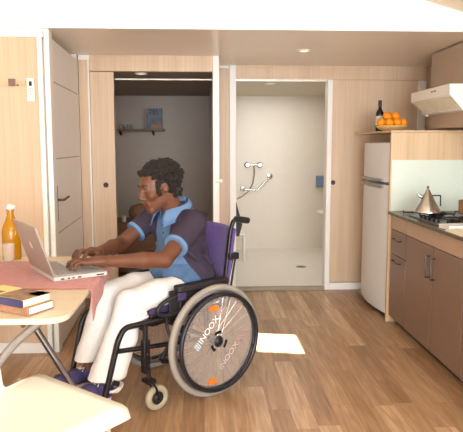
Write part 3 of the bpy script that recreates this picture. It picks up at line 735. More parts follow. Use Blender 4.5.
# ------------------------------------------------------------------ wheelchair
WC0 = (-.104, 3.228, 0); WRZ = R(218)
FRM = mat('black_frame_tube', (40, 37, 38), .32, .5, var=.1)
PUR = mat('purple_fabric', (84, 58, 128), .8, var=.12, scale=60, sheen=.3)
PURD = mat('dark_purple_cushion', (62, 46, 84), .85, var=.12, scale=60)
t = thing('wheelchair', 'black framed manual wheelchair with purple backrest and grey tyres', 'wheelchair', WC0, WRZ)
def wb(mb, name, m, par=None, bevel=0, label=None): return build(mb, name, m, par or t, local=True, bevel=bevel, label=label)
def ring(mb, c, r, rr, n=64, k=10, flat=1):
    return mb.tube([(c[0]+r*math.cos(2*math.pi*i/n), c[1], c[2]+r*math.sin(2*math.pi*i/n)) for i in range(n)], rr, k, closed=True, flat=flat)
for sgn in (1, -1):
    B = .27*sgn; c0 = (0, B, .302)
    wh = wb(ring(MB(), c0, .284, .017), 'rear_wheel', RUBBER)
    wb(ring(MB(), c0, .262, .010, k=8), 'rim', mat('grey_rim', (110, 106, 104), .3, .7), wh)
    wb(ring(MB(), (0, B+sgn*.042, .302), .254, .0115), 'handrim', mat('dark_handrim', (50, 50, 56), .28, .5), wh)
    sp = MB()
    for k in range(28):
        a = 2*math.pi*k/28; a2 = a+(.5 if k % 2 else -.5)
        sp.tube([(.022*math.cos(a2), B+(.02 if k % 4 < 2 else -.02), .302+.022*math.sin(a2)), (.256*math.cos(a), B, .302+.256*math.sin(a))], .0013, 5)
    wb(sp, 'spokes', STEEL, wh)
    tb = MB()
    for k in range(6):
        a = 2*math.pi*k/6+.3; tb.tube([(.254*math.cos(a), B+sgn*.042, .302+.254*math.sin(a)), (.258*math.cos(a), B, .302+.258*math.sin(a))], .004, 6)
    MX = Matrix.Translation((0, B, .302)) @ Matrix.Rotation(R(-90*sgn), 4, 'X')
    wb(MB().lathe([(.024, -.03), (.030, -.028), (.030, -.018), (.018, -.014), (.018, .016), (.03, .02), (.03, .026), (.016, .034), (.012, .04)], n=24, M=MX), 'hub', BLACKP, wh)
    wb(tb, 'handrim_stay', FRM, wh)
    gy = B+sgn*.024
    gm = bpy.data.materials.get('clear_guard')
    if not gm:
        gm = mat('clear_guard', (206, 196, 186), .12, alpha=.20, coat=.3)
    MG = Matrix.Translation((0, gy, .302)) @ Matrix.Rotation(R(-90*sgn), 4, 'X')
    gd = wb(MB().lathe([(.060, 0), (.238, 0), (.238, .0015), (.060, .0015)], n=56, M=MG), 'spoke_guard', gm, wh)
    # holed ring plates by the hub
    hm = MB()
    for k in range(3):
        for q in range(3):
            a = k*2*math.pi/3+q*.28+.35
            hm.lathe([(.0085, 0), (.0085, .002)], n=12, M=MG @ Matrix.Translation((.050*math.cos(a), .050*math.sin(a), .0016)))
    wb(hm, 'guard_clip', BLACK, wh)
    if sgn == 1:
        # text plane: seen from outside (+b), forward (+a) is on the left of the picture
        MT = Matrix.Translation((0, gy+.0030, .302)) @ Matrix(((-1, 0, 0, 0), (0, 0, 1, 0), (0, 1, 0, 0), (0, 0, 0, 1)))
        for dx, dz, ang_, s_ in ((-.06, .083, 45, 1), (.075, -.085, 45, 2)):
            M_ = MT @ Matrix.Translation((dx, dz, 0)) @ Matrix.Rotation(R(ang_), 4, 'Z')
            wl = mat('white_print', (240, 238, 236), .5) if s_ == 1 else mat('faint_print', (196, 180, 172), .5)
            pk = mat('pink_print', (206, 140, 160), .5)
            bl = mat('pale_blue_print', (186, 204, 214), .5)
            o1 = build(text_mesh('INOOX', .052, wl, M_ @ Matrix.Translation((-.01, 0, 0)) @ Matrix.Diagonal((.95, .9, 1, 1))), 'lettering', None, wh, local=True)
            o1 = build(text_mesh('XX', .034, pk, M_ @ Matrix.Translation((.105, 0, 0))), 'lettering', None, wh, local=True)
            mb = MB()
            for k in range(3): mb.box((-.128+k*.011, -.02, 0), (-.121+k*.011, .02, .0008), M_)
            if s_ == 1: build(mb, 'stripes', bl, wh, local=True)
            else: mb.bm.free()
    for k, (ax, az) in enumerate(((.035, .185), (.045, -.205))):
        M_ = MG @ Matrix.Translation((ax, az*(-1 if sgn == 1 else 1), .002))
        mb = MB().prism(rrect(-.03, -.013, .03, .013, .008), 0, .005, 'z', M_)
        wb(mb, 'reflector', mat('orange_reflector', (226, 120, 40), .3, var=.1), wh)
    # caster
    ca = (.338, .215*sgn, .0665)
    cs = wb(ring(MB(), ca, .048, .018, n=32, k=12), 'caster_wheel', CASTR)
    MC = Matrix.Translation(ca) @ Matrix.Rotation(R(90), 4, 'X')
    wb(MB().lathe([(.036, -.010), (.036, .010), (.034, .012), (.016, .014), (.012, .018)], n=24, M=MC).lathe([(.012, -.018), (.016, -.014), (.030, -.012)], n=24, M=MC), 'caster_hub', BLACKP, cs)
    fk = MB()
    for dy in (-.026, .026):
        fk.tube([(ca[0], ca[1]+dy, ca[2]), (ca[0]+.02, ca[1]+dy, .13), (ca[0]+.045, ca[1]+dy*.8, .168)], .009, 8, flat=.6)
    fk.box((ca[0]+.022, ca[1]-.03, .158), (ca[0]+.068, ca[1]+.03, .175)); fk.tube([(ca[0]+.045, ca[1], .17), (ca[0]+.045, ca[1], .215)], .011)
    wb(fk, 'caster_fork', FRM, cs)
    # side frame
    b_ = .19*sgn
    wb(MB().tube(rounded([(-.12, b_, .46), (.30, b_, .455), (.50, b_, .452), (.535, b_, .40), (.605, b_*.93, .13)], .07, 8), .0145, 12), 'front_frame', FRM)
    wb(MB().tube([(.546, b_*.99, .345), (.40, b_, .33), (.05, b_, .30)], .012), 'lower_frame', FRM)
    wb(MB().box((.366, b_-.018*1, .20), (.402, b_+.018, .37)).tube([(.384, b_, .36), (.384, b_, .455)], .014).ball((.384, b_+.02*sgn, .30), .011).ball((.384, b_+.02*sgn, .245), .010), 'caster_post', FRM, bevel=.004)
    wb(MB().tube([(.0, b_, .46), (.0, b_, .302)], .013).tube([(.0, b_, .302), (.0, B-sgn*.03, .302)], .012), 'axle_plate', FRM)
    wb(MB().tube([(.22, b_, .455), (.10, b_*.9, .31)], .010).tube([(.22, b_, .35), (.30, b_+.02*sgn, .26), (.30, b_+.02*sgn, .24), (.18, b_+.03*sgn, .22)], .010), 'brake_linkage', FRM)
    wb(MB().tube(rounded([(.27, b_+.02*sgn, .46), (.29, b_+.05*sgn, .43), (.275, b_+.06*sgn, .37)], .02), .008).ball((.27, b_+.06*sgn, .36), .014), 'brake_lever', BLACKP)
    wb(MB().box((.23, b_-.012, .235), (.30, b_+.018, .262)), 'footrest_latch', DKSTEEL, bevel=.004)
    # side guard loop and armrest
    gl = [(.235+.095*math.cos(a), b_+.03*sgn, .520+.042*math.sin(a)+.012*math.cos(a)*-1) for a in [2*math.pi*k/24 for k in range(24)]]
    wb(MB().tube(gl, .011, 8, closed=True), 'guard_loop', BLACKP)
    if sgn == 1:
        wb(MB().box((.05, b_+.025, .48), (.26, b_+.034, .60)), 'side_guard', BLACKP, bevel=.004)
    else:
        wb(MB().box((-.10, b_-.034, .48), (.26, b_-.025, .60)), 'side_guard', BLACKP, bevel=.004)
    ar = wb(MB().prism(rrect(-.115, b_+sgn*.035-.028, .225, b_+sgn*.035+.028, .022), .585, .622, 'z'), 'armrest', BLACKP, bevel=.010)
    wb(MB().tube([(.19, b_+.03*sgn, .59), (.19, b_+.03*sgn, .47)], .011).tube([(-.09, b_+.03*sgn, .59), (-.09, b_+.03*sgn, .47)], .011), 'armrest_post', FRM, ar)
    wb(MB().box((.165, b_+.036*sgn, .545), (.215, b_+.046*sgn, .586)), 'strap', PURD, ar)
    # back cane with push handle
    wb(MB().tube(rounded([(-.10, b_, .46), (-.135, b_, .60), (-.172, b_, .86), (-.195, b_, .925), (-.30, b_, .905)], .035, 6), .0125), 'back_cane', FRM)
    wb(MB().tube([(-.205, b_, .9235), (-.235, b_, .918), (-.300, b_, .906)], [.015, .0185, .0175], 12), 'push_handle', BLACKP)
    wb(MB().box((-.21, b_-.015, .705), (-.145, b_+.03*sgn, .74)), 'cane_bracket', BLACKP, bevel=.005)
    wb(MB().tube([(-.185, b_, .705), (-.125, b_, .49)], .008).tube([(-.205, b_, .70), (-.165, b_, .50), (-.145, b_, .44)], .006), 'fold_rod', FRM)
    # foot rest plate
    wb(MB().tube([(.605, b_*.93, .135), (.615, b_*.80, .085), (.615, .02*sgn, .073)], .0105), 'foot_tube', FRM)
    wb(MB().tube([(.57, b_*.99+.012*sgn, .20), (.56, b_+.035*sgn, .20)], .013), 'calf_strap_knob', BLACKP)
wb(MB().box((.57, -.155, .078), (.72, .155, .086), Matrix.Translation((.62, 0, .12)) @ Matrix.Rotation(R(-14), 4, 'Y') @ Matrix.Translation((-.62, 0, -.12))), 'footplate', BLACKP, bevel=.004)
wb(MB().tube([(.10, -.18, .455), (.10, .18, .30)], .012).tube([(.10, .18, .455), (.10, -.18, .30)], .012), 'cross_brace', FRM)
wb(MB().tube([(0, -.255, .302), (0, .255, .302)], .013), 'axle', FRM)
wb(MB().tube([(.384, -.185, .42), (.384, .185, .42)], .012), 'cross_tube', FRM)
wb(MB().prism(rrect(-.12, -.175, .345, .175, .03), .472, .515, 'z'), 'seat_cushion', PURD, bevel=.014)
# sling back: curved sheet
mb = MB(); ns, nt_ = 16, 14; G = []
for i in range(ns+1):
    row = []; v = i/ns
    for j in range(nt_+1):
        u_ = j/nt_*2-1; z = .50+.385*v; a = -.112-.066*(v**1.0)-.045*(1-u_*u_)-.0
        row.append(mb.bm.verts.new((a-(.012 if abs(u_) > .93 else 0), u_*.209, z-.012*(u_*u_)*v+.0)))
    G.append(row)
for i in range(ns):
    for j in range(nt_): mb.bm.faces.new((G[i][j], G[i+1][j], G[i+1][j+1], G[i][j+1]))
bo = wb(mb, 'backrest', PUR); so = bo.modifiers.new('thick', 'SOLIDIFY'); so.thickness = .014; so.offset = 0

# ------------------------------------------------------------------ the man (signed distance sculpting)
import openvdb
class Vol:
    def __init__(s, lo, hi, h):
        s.lo = np.array(lo, float); s.h = h; s.n = np.ceil((np.array(hi)-s.lo)/h).astype(int)+1
        s.g = np.full(s.n, .05, np.float32)
    def _sub(s, lo, hi):
        a = np.clip(np.floor((np.array(lo)-s.lo)/s.h).astype(int), 0, s.n); b = np.clip(np.ceil((np.array(hi)-s.lo)/s.h).astype(int)+1, 0, s.n)
        ax = [s.lo[i]+s.h*np.arange(a[i], b[i]) for i in range(3)]
        X = np.stack(np.meshgrid(*ax, indexing='ij'), -1).astype(np.float32)
        return (slice(a[0], b[0]), slice(a[1], b[1]), slice(a[2], b[2])), X
    def _put(s, sl, d, k, op):
        g = s.g[sl]
        if op == 'u':
            if k <= 0: s.g[sl] = np.minimum(g, d)
            else:
                h = np.clip(.5+.5*(g-d)/k, 0, 1); s.g[sl] = g*(1-h)+d*h-k*h*(1-h)
        else:
            d = -d
            h = np.clip(.5-.5*(g-d)/max(k, 1e-5), 0, 1); s.g[sl] = g*(1-h)+d*h+k*h*(1-h)
    def cap(s, A, B, ra, rb, k=.02, op='u', sq=None):
        """tapered capsule; sq = (axis vector, factor) widens the section along an axis"""
        A = np.array(A, float); B = np.array(B, float); m = max(ra, rb)*(max(1, sq[1]) if sq else 1)+k+.012
        sl, X = s._sub(np.minimum(A, B)-m, np.maximum(A, B)+m)
        if X.size == 0: return
        ab = B-A; L = float(ab@ab)+1e-12
        tt = np.clip(((X-A)@ab)/L, 0, 1)[..., None]
        q = X-(A+tt*ab)
        if sq:
            ax = np.array(sq[0], float); ax /= np.linalg.norm(ax); pr = (q@ax)[..., None]; q = q-pr*ax*(1-1/sq[1])
        d = np.linalg.norm(q, axis=-1)-(ra+(rb-ra)*tt[..., 0])
        s._put(sl, d, k, op)
    def ell(s, c, r, k=.02, op='u', rot=None):
        c = np.array(c, float); r = np.array(r, float); m = r.max()+k+.012
        sl, X = s._sub(c-m, c+m)
        if X.size == 0: return
        q = X-c
        if rot is not None: q = q @ np.array(rot)     # columns = local axes
        k0 = np.linalg.norm(q/r, axis=-1); k1 = np.linalg.norm(q/(r*r), axis=-1)+1e-9
        s._put(sl, k0*(k0-1)/k1, k, op)
    def slab(s, A, B, r, k, n, off):   # cut: keep where (p-A).n < off
        pass
    def cut(s, p, n, k=.003, lo=None, hi=None):
        """remove everything on the +n side of the plane through p (inside the box)"""
        sl, X = s._sub(lo if lo is not None else s.lo, hi if hi is not None else s.lo+s.h*s.n)
        n = np.array(n, float); n /= np.linalg.norm(n)
        d = (X-np.array(p))@n
        s.g[sl] = np.maximum(s.g[sl], d)
    def mesh(s, name, mats, fn=None, smooth=0):
        gr = openvdb.FloatGrid(.05); gr.copyFromArray(np.clip(s.g, -.05, .05))
        P, Q = gr.convertToQuads(isovalue=0.0)
        P = P.astype(float)*s.h+s.lo
        me = bpy.data.meshes.new(name); Q = np.array(Q)[:, ::-1]
        me.from_pydata(P.tolist(), [], Q.tolist()); me.update()
        for m in mats: me.materials.append(m)
        if fn is not None:
            C = P[Q].mean(1); me.polygons.foreach_set('material_index', fn(C).astype(np.int32))
        me.polygons.foreach_set('use_smooth', [True]*len(me.polygons)); me.update()
        # outward normals
        bm = bmesh.new(); bm.from_mesh(me); bmesh.ops.recalc_face_normals(bm, faces=bm.faces); bm.to_mesh(me); bm.free()
        return me
SKIN = mat('brown_skin', (102, 63, 42), .48, var=.05, scale=30, sss=.06, bump=.08, bscale=300)
LIP = mat('lip_skin', (108, 58, 46), .45)
PALM = mat('fingernail', (196, 146, 120), .35)
HAIR = mat('dark_hair', (34, 26, 22), .75, var=.3, scale=150, bump=.6, bscale=350)
SHD = mat('dark_aubergine_cotton', (54, 44, 60), .85, var=.08, scale=50, bump=.25, bscale=60)
SHB = mat('light_blue_cotton', (88, 118, 152), .85, var=.12, scale=30, bump=.25, bscale=60)
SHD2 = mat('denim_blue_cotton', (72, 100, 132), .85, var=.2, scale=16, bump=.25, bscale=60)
JEAN = mat('white_denim', (232, 228, 222), .8, var=.03, scale=20, bump=.5, bscale=26)
SHOE = mat('violet_canvas', (72, 62, 104), .8, var=.12, scale=60)
SOLE = mat('white_rubber', (226, 220, 210), .6, var=.02)
man = thing('person', 'man in dark polo shirt and white trousers typing while seated in the wheelchair', 'person', WC0, WRZ)
V3 = lambda *a: np.array(a, float)
# joints in the chair frame: x forward, y to his left (towards the camera), z up
hipL, hipR = V3(.0, .085, .585), V3(.0, -.085, .585)
knL, knR = V3(.425, .115, .548), V3(.435, -.105, .552)
anL, anR = V3(.582, .105, .152), V3(.555, -.10, .158)
shL, shR = V3(.065, .175, .920), V3(.100, -.17, .920)
elL, elR = V3(.315, .265, .772), V3(.30, -.175, .790)
wrL, wrR = V3(.620, .215, .797), V3(.545, .02, .802)
HC = V3(.168, .0, 1.100); hy_, hp_ = R(-6), R(15)
HM = np.array(Matrix.Rotation(hy_, 3, 'Z') @ Matrix.Rotation(hp_, 3, 'Y') @ Matrix.Rotation(R(4), 3, 'X'))
def hp(x, y, z): return HC+HM@V3(x, y, z)
def hands(vol, W, side, palmdir, thumb, kz, tipz, spread=1.0):
    """W wrist, palmdir: unit dir to the knuckles, thumb: unit dir across the palm towards the thumb"""
    h = np.array(palmdir, float); h[2] = 0; h /= np.linalg.norm(h); s = V3(-h[1], h[0], 0)
    if s@np.array(thumb) < 0: s = -s
    out = []
    vol.cap(W, W+h*.035+V3(0, 0, (kz-W[2])*.5), .0235, .024, .012, sq=(s, 1.25))
    K = []
    for off in (.030, .010, -.010, -.028):
        k_ = W+h*(.086-.012*abs(off-.01)/.03)+s*off*spread; k_[2] = kz-(.004 if abs(off) > .02 else 0); K.append(k_)
        vol.cap(W+h*.02+s*off*.6+V3(0, 0, (kz-W[2])*.35), k_, .0155, .0125, .010)
    for i, (k_, L_) in enumerate(zip(K, (.066, .074, .070, .055))):
        fan = s*(.012, .004, -.004, -.014)[i]*spread
        m_ = k_+h*L_*.52+fan*.6+V3(0, 0, .004); t_ = k_+h*L_*.95+fan; t_[2] = tipz+.004*(i % 2)
        m2 = m_*.45+t_*.55+h*.006+V3(0, 0, .005)
        vol.cap(k_, m_, .0100, .0090, .004); vol.cap(m_, m2, .0090, .0082, .003); vol.cap(m2, t_, .0082, .0070, .003)
        out.append((t_, h))
    a = W+h*.022+s*.024; a[2] = (W[2]+kz)/2-.006; b = W+h*.058+s*.056; b[2] = (kz+tipz)/2; c = W+h*.092+s*.058; c[2] = tipz+.004
    vol.cap(a, b, .0155, .0115, .010); vol.cap(b, c, .0115, .0085, .004)
    return out
body = Vol((-.22, -.34, .06), (.86, .42, 1.27), .004)
# legs and feet under the clothes
for hi, kn, an, sg in ((hipL, knL, anL, 1), (hipR, knR, anR, -1)):
    body.cap(hi, kn, .070, .050, .03); body.cap(kn, kn*.55+an*.45+V3(-.012, 0, 0), .048, .047, .02); body.cap(kn*.55+an*.45+V3(-.012, 0, 0), an, .046, .031, .02)
    body.cap(an, an+V3(.0, 0, -.03), .030, .028, .01); body.cap(an+V3(.005, 0, -.025), an+V3(.10, 0, -.010), .022, .015, .02, sq=((0, 1, 0), 1.2))
body.cap((-.01, -.06, .60), (-.01, .06, .60), .085, .085, .03)
body.cap((-.0, 0, .60), (.03, 0, .78), .088, .098, .03, sq=((0, 1, 0), 1.3))
body.cap((.045, -.055, .84), (.045, .055, .84), .088, .088, .04)
body.cap((.08, -.14, .905), (.07, .15, .905), .05, .05, .03)
for s_, e_, w_ in ((shL, elL, wrL), (shR, elR, wrR)):
    body.cap(s_, e_, .047, .038, .02); body.cap(e_, e_*.65+w_*.35, .040, .0385, .015); body.cap(e_*.65+w_*.35, w_, .0385, .0235, .015, sq=((0, 1, 0), 1.12))
nb = V3(.065, 0, .955); body.cap(nb, hp(-.025, 0, -.055), .062, .055, .025)
# head
body.ell(hp(-.012, 0, .045), (.092, .074, .085), .01, rot=HM)
body.ell(hp(.020, 0, .000), (.076, .064, .088), .02, rot=HM)
body.cap(hp(.035, 0, -.070), hp(.072, 0, -.098), .044, .024, .022, sq=(HM@V3(0, 1, 0), 1.25))     # jaw, chin
body.ell(hp(.060, .0, -.052), (.040, .036, .034), .02, rot=HM)                                       # mouth mass
body.cap(hp(.078, -.026, .036), hp(.078, .026, .036), .016, .016, .014)                               # brow ridge
for sg in (1, -1):
    body.ell(hp(.064, sg*.042, -.020), (.024, .022, .022), .016, rot=HM)                              # cheek
    body.ell(hp(.094, sg*.030, .014), (.012, .017, .010), .010, op='s', rot=HM)                      # eye socket
    body.ell(hp(.079, sg*.031, .012), (.0135, .0155, .0125), .003, rot=HM)                           # eyeball with lid
    body.cap(hp(.083, sg*.018, .020), hp(.080, sg*.046, .018), .0035, .003, .003)                    # upper lid fold
    body.ell(hp(-.006, sg*.074, .002), (.017, .008, .030), .006, rot=HM)                             # ear
    body.ell(hp(.002, sg*.082, .002), (.008, .006, .016), .003, op='s', rot=HM)
    body.ell(hp(.100, sg*.011, -.031), (.0095, .0075, .0075), .005, rot=HM)                          # nostril wing
body.cap(hp(.088, 0, .024), hp(.110, 0, -.020), .0085, .0125, .010)                                   # nose
body.ell(hp(.111, 0, -.025), (.012, .012, .0095), .005, rot=HM)
body.cap(hp(.091, -.020, -.056), hp(.091, .020, -.056), .0075, .0075, .005); body.cap(hp(.097, -.009, -.055), hp(.097, .009, -.055), .0075, .0075, .004)
body.cap(hp(.088, -.017, -.070), hp(.088, .017, -.070), .0085, .0085, .005); body.cap(hp(.093, -.008, -.070), hp(.093, .008, -.070), .0075, .0075, .004)
body.cap(hp(.104, -.02, -.0625), hp(.104, .02, -.0625), .004, .004, .002, op='s')
tips = hands(body, wrL, 1, (.83, -.40, 0), (-.3, -1, 0), .803, .772)
tips += hands(body, wrR, -1, (.80, .30, 0), (-.3, 1, 0), .822, .774)
HMi = HM.T
def bodymat(C):
    q = (C-HC)@HM
    r = np.zeros(len(C))
    lip = (q[:, 0] > .086) & (abs(q[:, 1]) < .025) & (q[:, 2] < -.050) & (q[:, 2] > -.078)
    r[lip] = 1
    return r
bo = build(body.mesh('body', [SKIN, LIP], bodymat), 'body', None, man, local=True); bo['label'] = 'brown skin of head, arms and hands'
# finger nails
for i, (t_, h_) in enumerate(tips):
    build(MB().ball(tuple(t_+V3(0, 0, .0055)-h_*.004), (.0045, .0045, .0022), 2), 'fingernail', PALM, man, local=True)
# eyes: lids half shut, dark slit
for sg in (1, -1):
    e = hp(.0825, sg*.0315, .0085); mb = MB().ball((0, 0, 0), (.0100, .0110, .0045), 2); mb._xf(mb.bm.verts, Matrix.Translation(Vector(e)) @ Matrix(HM.tolist()).to_4x4())
    ey = build(mb, 'eye', mat('eye_white', (190, 176, 164), .25), man, local=True)
    e2 = hp(.0905, sg*.031, .0055); mb = MB().ball((0, 0, 0), (.0030, .0060, .0035), 2); mb._xf(mb.bm.verts, Matrix.Translation(Vector(e2)) @ Matrix(HM.tolist()).to_4x4())
    build(mb, 'iris', mat('dark_iris', (28, 18, 14), .2), ey, local=True)
# hair: many small curls over the scalp
hv = Vol((-.06, -.16, .97), (.36, .16, 1.31), .003)
rng = np.random.RandomState(3)
hv.ell(hp(-.034, 0, .050), (.098, .086, .088), .01, rot=HM)
for k in range(1500):
    d = rng.normal(size=3); d /= np.linalg.norm(d)
    p = V3(-.034, 0, .042)+d*V3(.108, .092, .092)
    if p[0] > .045 and p[2] < .090: continue
    if p[0] > .010 and p[2] < .062: continue
    if p[0] > -.028 and p[2] < .030: continue
    if p[2] < -.040: continue
    rr = rng.uniform(.007, .013); out_ = rng.uniform(-.010, .012 if p[2] > .02 else .003)
    hv.ell(hp(*(p+d*out_)), (rr, rr*rng.uniform(.7, 1), rr*rng.uniform(.7, 1)), .0015, rot=HM)
for k in range(110):                       # curls over the forehead
    y = rng.uniform(-.052, .052); x = .062-6*y*y+rng.uniform(-.014, .013); z = rng.uniform(.084, .108)
    rr = rng.uniform(.007, .012); hv.ell(hp(x, y, z), (rr, rr, rr*.85), .003, rot=HM)
for k in range(150):                       # nape
    y = rng.uniform(-.060, .060); x = -.082+rng.uniform(-.025, .02)+.22*abs(y); z = rng.uniform(-.062, .01)
    rr = rng.uniform(.008, .014); hv.ell(hp(x, y, z), (rr, rr, rr), .003, rot=HM)
for sg in (1, -1):                          # sideburns
    for k in range(46):
        u_ = rng.uniform(0, 1); x = .022+.012*u_+rng.uniform(-.010, .010); z = .052-.084*u_; y = sg*(.070-.010*u_)
        hv.ell(hp(x, y, z), (.008, .0055, .008), .003, rot=HM)
# keep the face clear
hv.ell(hp(.098, 0, .030), (.052, .070, .048), .006, op='s', rot=HM)
hv.ell(hp(-.004, .086, .000), (.016, .015, .026), .004, op='s', rot=HM); hv.ell(hp(-.004, -.086, .000), (.016, .015, .026), .004, op='s', rot=HM)
build(hv.mesh('hair', [HAIR]), 'hair', None, man, local=True, label='dark curly hair with long sideburns')
for sg in (1, -1):
    mb = MB().tube([tuple(hp(.0935, sg*.012, .0335)), tuple(hp(.0925, sg*.028, .040)), tuple(hp(.078, sg*.047, .035))], [.0042, .0048, .0025], 8)
    build(mb, 'eyebrow', HAIR, man, local=True)
# shirt
sv = Vol((-.20, -.30, .50), (.42, .36, 1.02), .004)
sv.cap((-.025, -.06, .60), (-.025, .06, .60), .116, .116, .03); 
sv.cap((.0, 0, .62), (.03, 0, .76), .112, .112, .04, sq=((0, 1, 0), 1.32))
sv.cap((.035, -.065, .86), (.035, .065, .86), .106, .106, .05)
sv.cap((.070, -.135, .922), (.050, .145, .922), .064, .066, .03)
sv.ell((.125, -.02, .66), (.065, .11, .10), .04); sv.ell((.04, .10, .605), (.10, .075, .075), .03)                 # blouson over the belly
sv.cap((.052, 0, .95), (.066, 0, .995), .070, .064, .03)
cuL = shL+(elL-shL)*.66; cuR = shR+(elR-shR)*.56
sv.cap(shL, cuL, .066, .062, .025); sv.cap(shR, cuR, .064, .060, .025)
for A_, B_ in ((shL, cuL), (shR, cuR)):
    d_ = (B_-A_)/np.linalg.norm(B_-A_); sv.cut(B_-d_*.008, d_, lo=B_-V3(.09, .09, .09), hi=B_+V3(.10, .10, .10))
sv.cut((0, 0, .545), (-.25, 0, -1))
# folds
rngf = np.random.RandomState(5)
for A_, B_ in (((.10, .10, .60), (-.10, .125, .68)), ((.08, .13, .66), (-.09, .13, .58)), ((.13, .07, .72), (.0, .14, .66)), ((-.03, .15, .80), (-.10, .10, .66)), ((.12, .135, .80), (.03, .16, .72)), ((.17, .0, .62), (.12, .09, .60)), ((.16, .03, .74), (.17, .05, .62))):
    sv.cap(A_, B_, .009, .006, .020)
for A_, B_ in ((shL+V3(0, .045, -.01), shL*.45+cuL*.55+V3(-.02, .045, -.01)), (shL+V3(.045, .03, 0), shL*.5+cuL*.5+V3(.03, .035, .02))):
    sv.cap(A_, B_, .008, .005, .016)
# neck opening
sv.cap((.085, 0, .99), (.12, 0, 1.07), .052, .07, .004, op='s')
def shmat(C):
    dL = np.linalg.norm(np.cross(C-shL, (cuL-shL)/np.linalg.norm(cuL-shL)), axis=1); dR = np.linalg.norm(np.cross(C-shR, (cuR-shR)/np.linalg.norm(cuR-shR)), axis=1)
    r = np.zeros(len(C))
    bx_ = .060+(.80-C[:, 2])*.00+.16*np.maximum(0, .74-C[:, 2])*-.55
    front = (C[:, 0] > .015+.58*(C[:, 2]-.60)) & (C[:, 2] < .80) | (abs(C[:, 1]) < .062) & (C[:, 0] > .095)
    onarm = (((dL < .072) & (C[:, 1] > .135)) | ((dR < .070) & (C[:, 1] < -.125))) & (C[:, 2] > .77)
    r[front & ~onarm] = 1
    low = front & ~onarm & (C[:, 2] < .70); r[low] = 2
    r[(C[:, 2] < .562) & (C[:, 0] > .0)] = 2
    return r
sho = build(sv.mesh('polo_shirt', [SHD, SHB, SHD2], shmat), 'polo_shirt', None, man, local=True, label='dark polo shirt with light blue front')
for S_, C_, r_ in ((shL, cuL, .0620), (shR, cuR, .0600)):
    d_ = (C_-S_)/np.linalg.norm(C_-S_); 
    mb = MB().tube([tuple(C_-d_*.022), tuple(C_-d_*.019), tuple(C_-d_*.004), tuple(C_-d_*.001)], [r_*.985, r_*1.03, r_*1.02, r_*.97], 32)
    build(mb, 'cuff', mat('pale_blue_trim', (98, 130, 168), .8, var=.05), sho, local=True, label='light blue sleeve cuff')
# collar: two standing bands with points
def collar(sg):
    mb = MB(); n = 14; rows = []
    for i in range(n+1):
        u_ = i/n; a = math.pi*(1-u_*.90)      # from the nape round to the front
        x0, y0 = .064+.080*math.cos(a), sg*.078*math.sin(a)
        top = (x0*1.0+.004, y0*.96, 1.048-.062*u_-.010*math.sin(a))
        fall = .058+.030*u_**3
        bot = (x0+.012*math.cos(a)+.030*u_**4, y0+sg*.016*math.sin(a)+sg*.030*u_**3, top[2]-fall)
        mid = ((top[0]+bot[0])/2+.010*math.cos(a), (top[1]+bot[1])/2+sg*.010*math.sin(a), (top[2]+bot[2])/2+.006)
        rows.append([mb.bm.verts.new(p_) for p_ in ((x0-.003, y0*.93, top[2]-.035), top, mid, bot)])
    for A_, B_ in zip(rows, rows[1:]):
        for j in range(3): mb.bm.faces.new((A_[j], B_[j], B_[j+1], A_[j+1]))
    o = build(mb, 'collar', MATS['pale_blue_trim'], sho, local=True, label='light blue collar half')
    so = o.modifiers.new('thick', 'SOLIDIFY'); so.thickness = .005; so.offset = 0
collar(1); collar(-1)
for z, x in ((.935, .147), (.90, .149), (.86, .147)):
    build(MB().ball((x-.004, .004, z), (.004, .006, .006), 2), 'button', BLACKP, sho, local=True)
# trousers
tv = Vol((-.18, -.26, .12), (.72, .27, .72), .0045)
tv.cap((-.02, -.07, .582), (-.02, .07, .582), .082, .082, .02); 
for hi, kn, an, sg in ((hipL, knL, anL, 1), (hipR, knR, anR, -1)):
    an2 = kn+(an-kn)*1.0; hem = kn+(an-kn)*(.82 if sg == 1 else .74)+V3(-.012, 0, 0)
    tv.cap(hi+V3(.0, 0, -.025), hi*.4+kn*.6, .076, .073, .03); tv.cap(hi*.4+kn*.6, kn, .074, .062, .02, sq=((0, 1, 0), 1.06))
    m_ = kn*.5+hem*.5+V3(-.012, 0, 0)
    tv.cap(kn, m_, .064, .068, .025, sq=((1, 0, .3), 1.12)); tv.cap(m_, hem, .068, .072, .02, sq=((1, 0, .3), 1.25))
    tv.cap(hem, hem+(an-kn)*.12, .072, .075, .01, sq=((1, 0, .3), 1.25))
    # wrinkles
    for A_, B_, r_ in ((kn+V3(-.06, sg*.05, -.055), kn+V3(.03, sg*.055, -.02), .010), (kn+V3(-.075, sg*.04, -.075), kn+V3(.01, sg*.062, -.085), .010), (m_+V3(-.06, sg*.03, .03), hem+V3(.03, sg*.055, .02), .010), (hem+V3(-.07, sg*.03, .06), hem+V3(-.02, sg*.06, -.02), .009)):
        tv.cap(A_, B_, r_, r_*.6, .016)
    d_ = (an-kn)/np.linalg.norm(an-kn); d2 = d_+V3(-.32, 0, 0)
    tv.cut(hem+d_*.03, d2, lo=V3(.3, min(0, sg*.27), .16), hi=V3(.72, max(0, sg*.27), .40))
    tv.cap(hem+d_*.012, hem+d_*.10, .052, .064, .003, op='s', sq=((1, 0, .3), 1.25))
tr = build(tv.mesh('trousers', [JEAN]), 'trousers', None, man, local=True, label='white trousers')
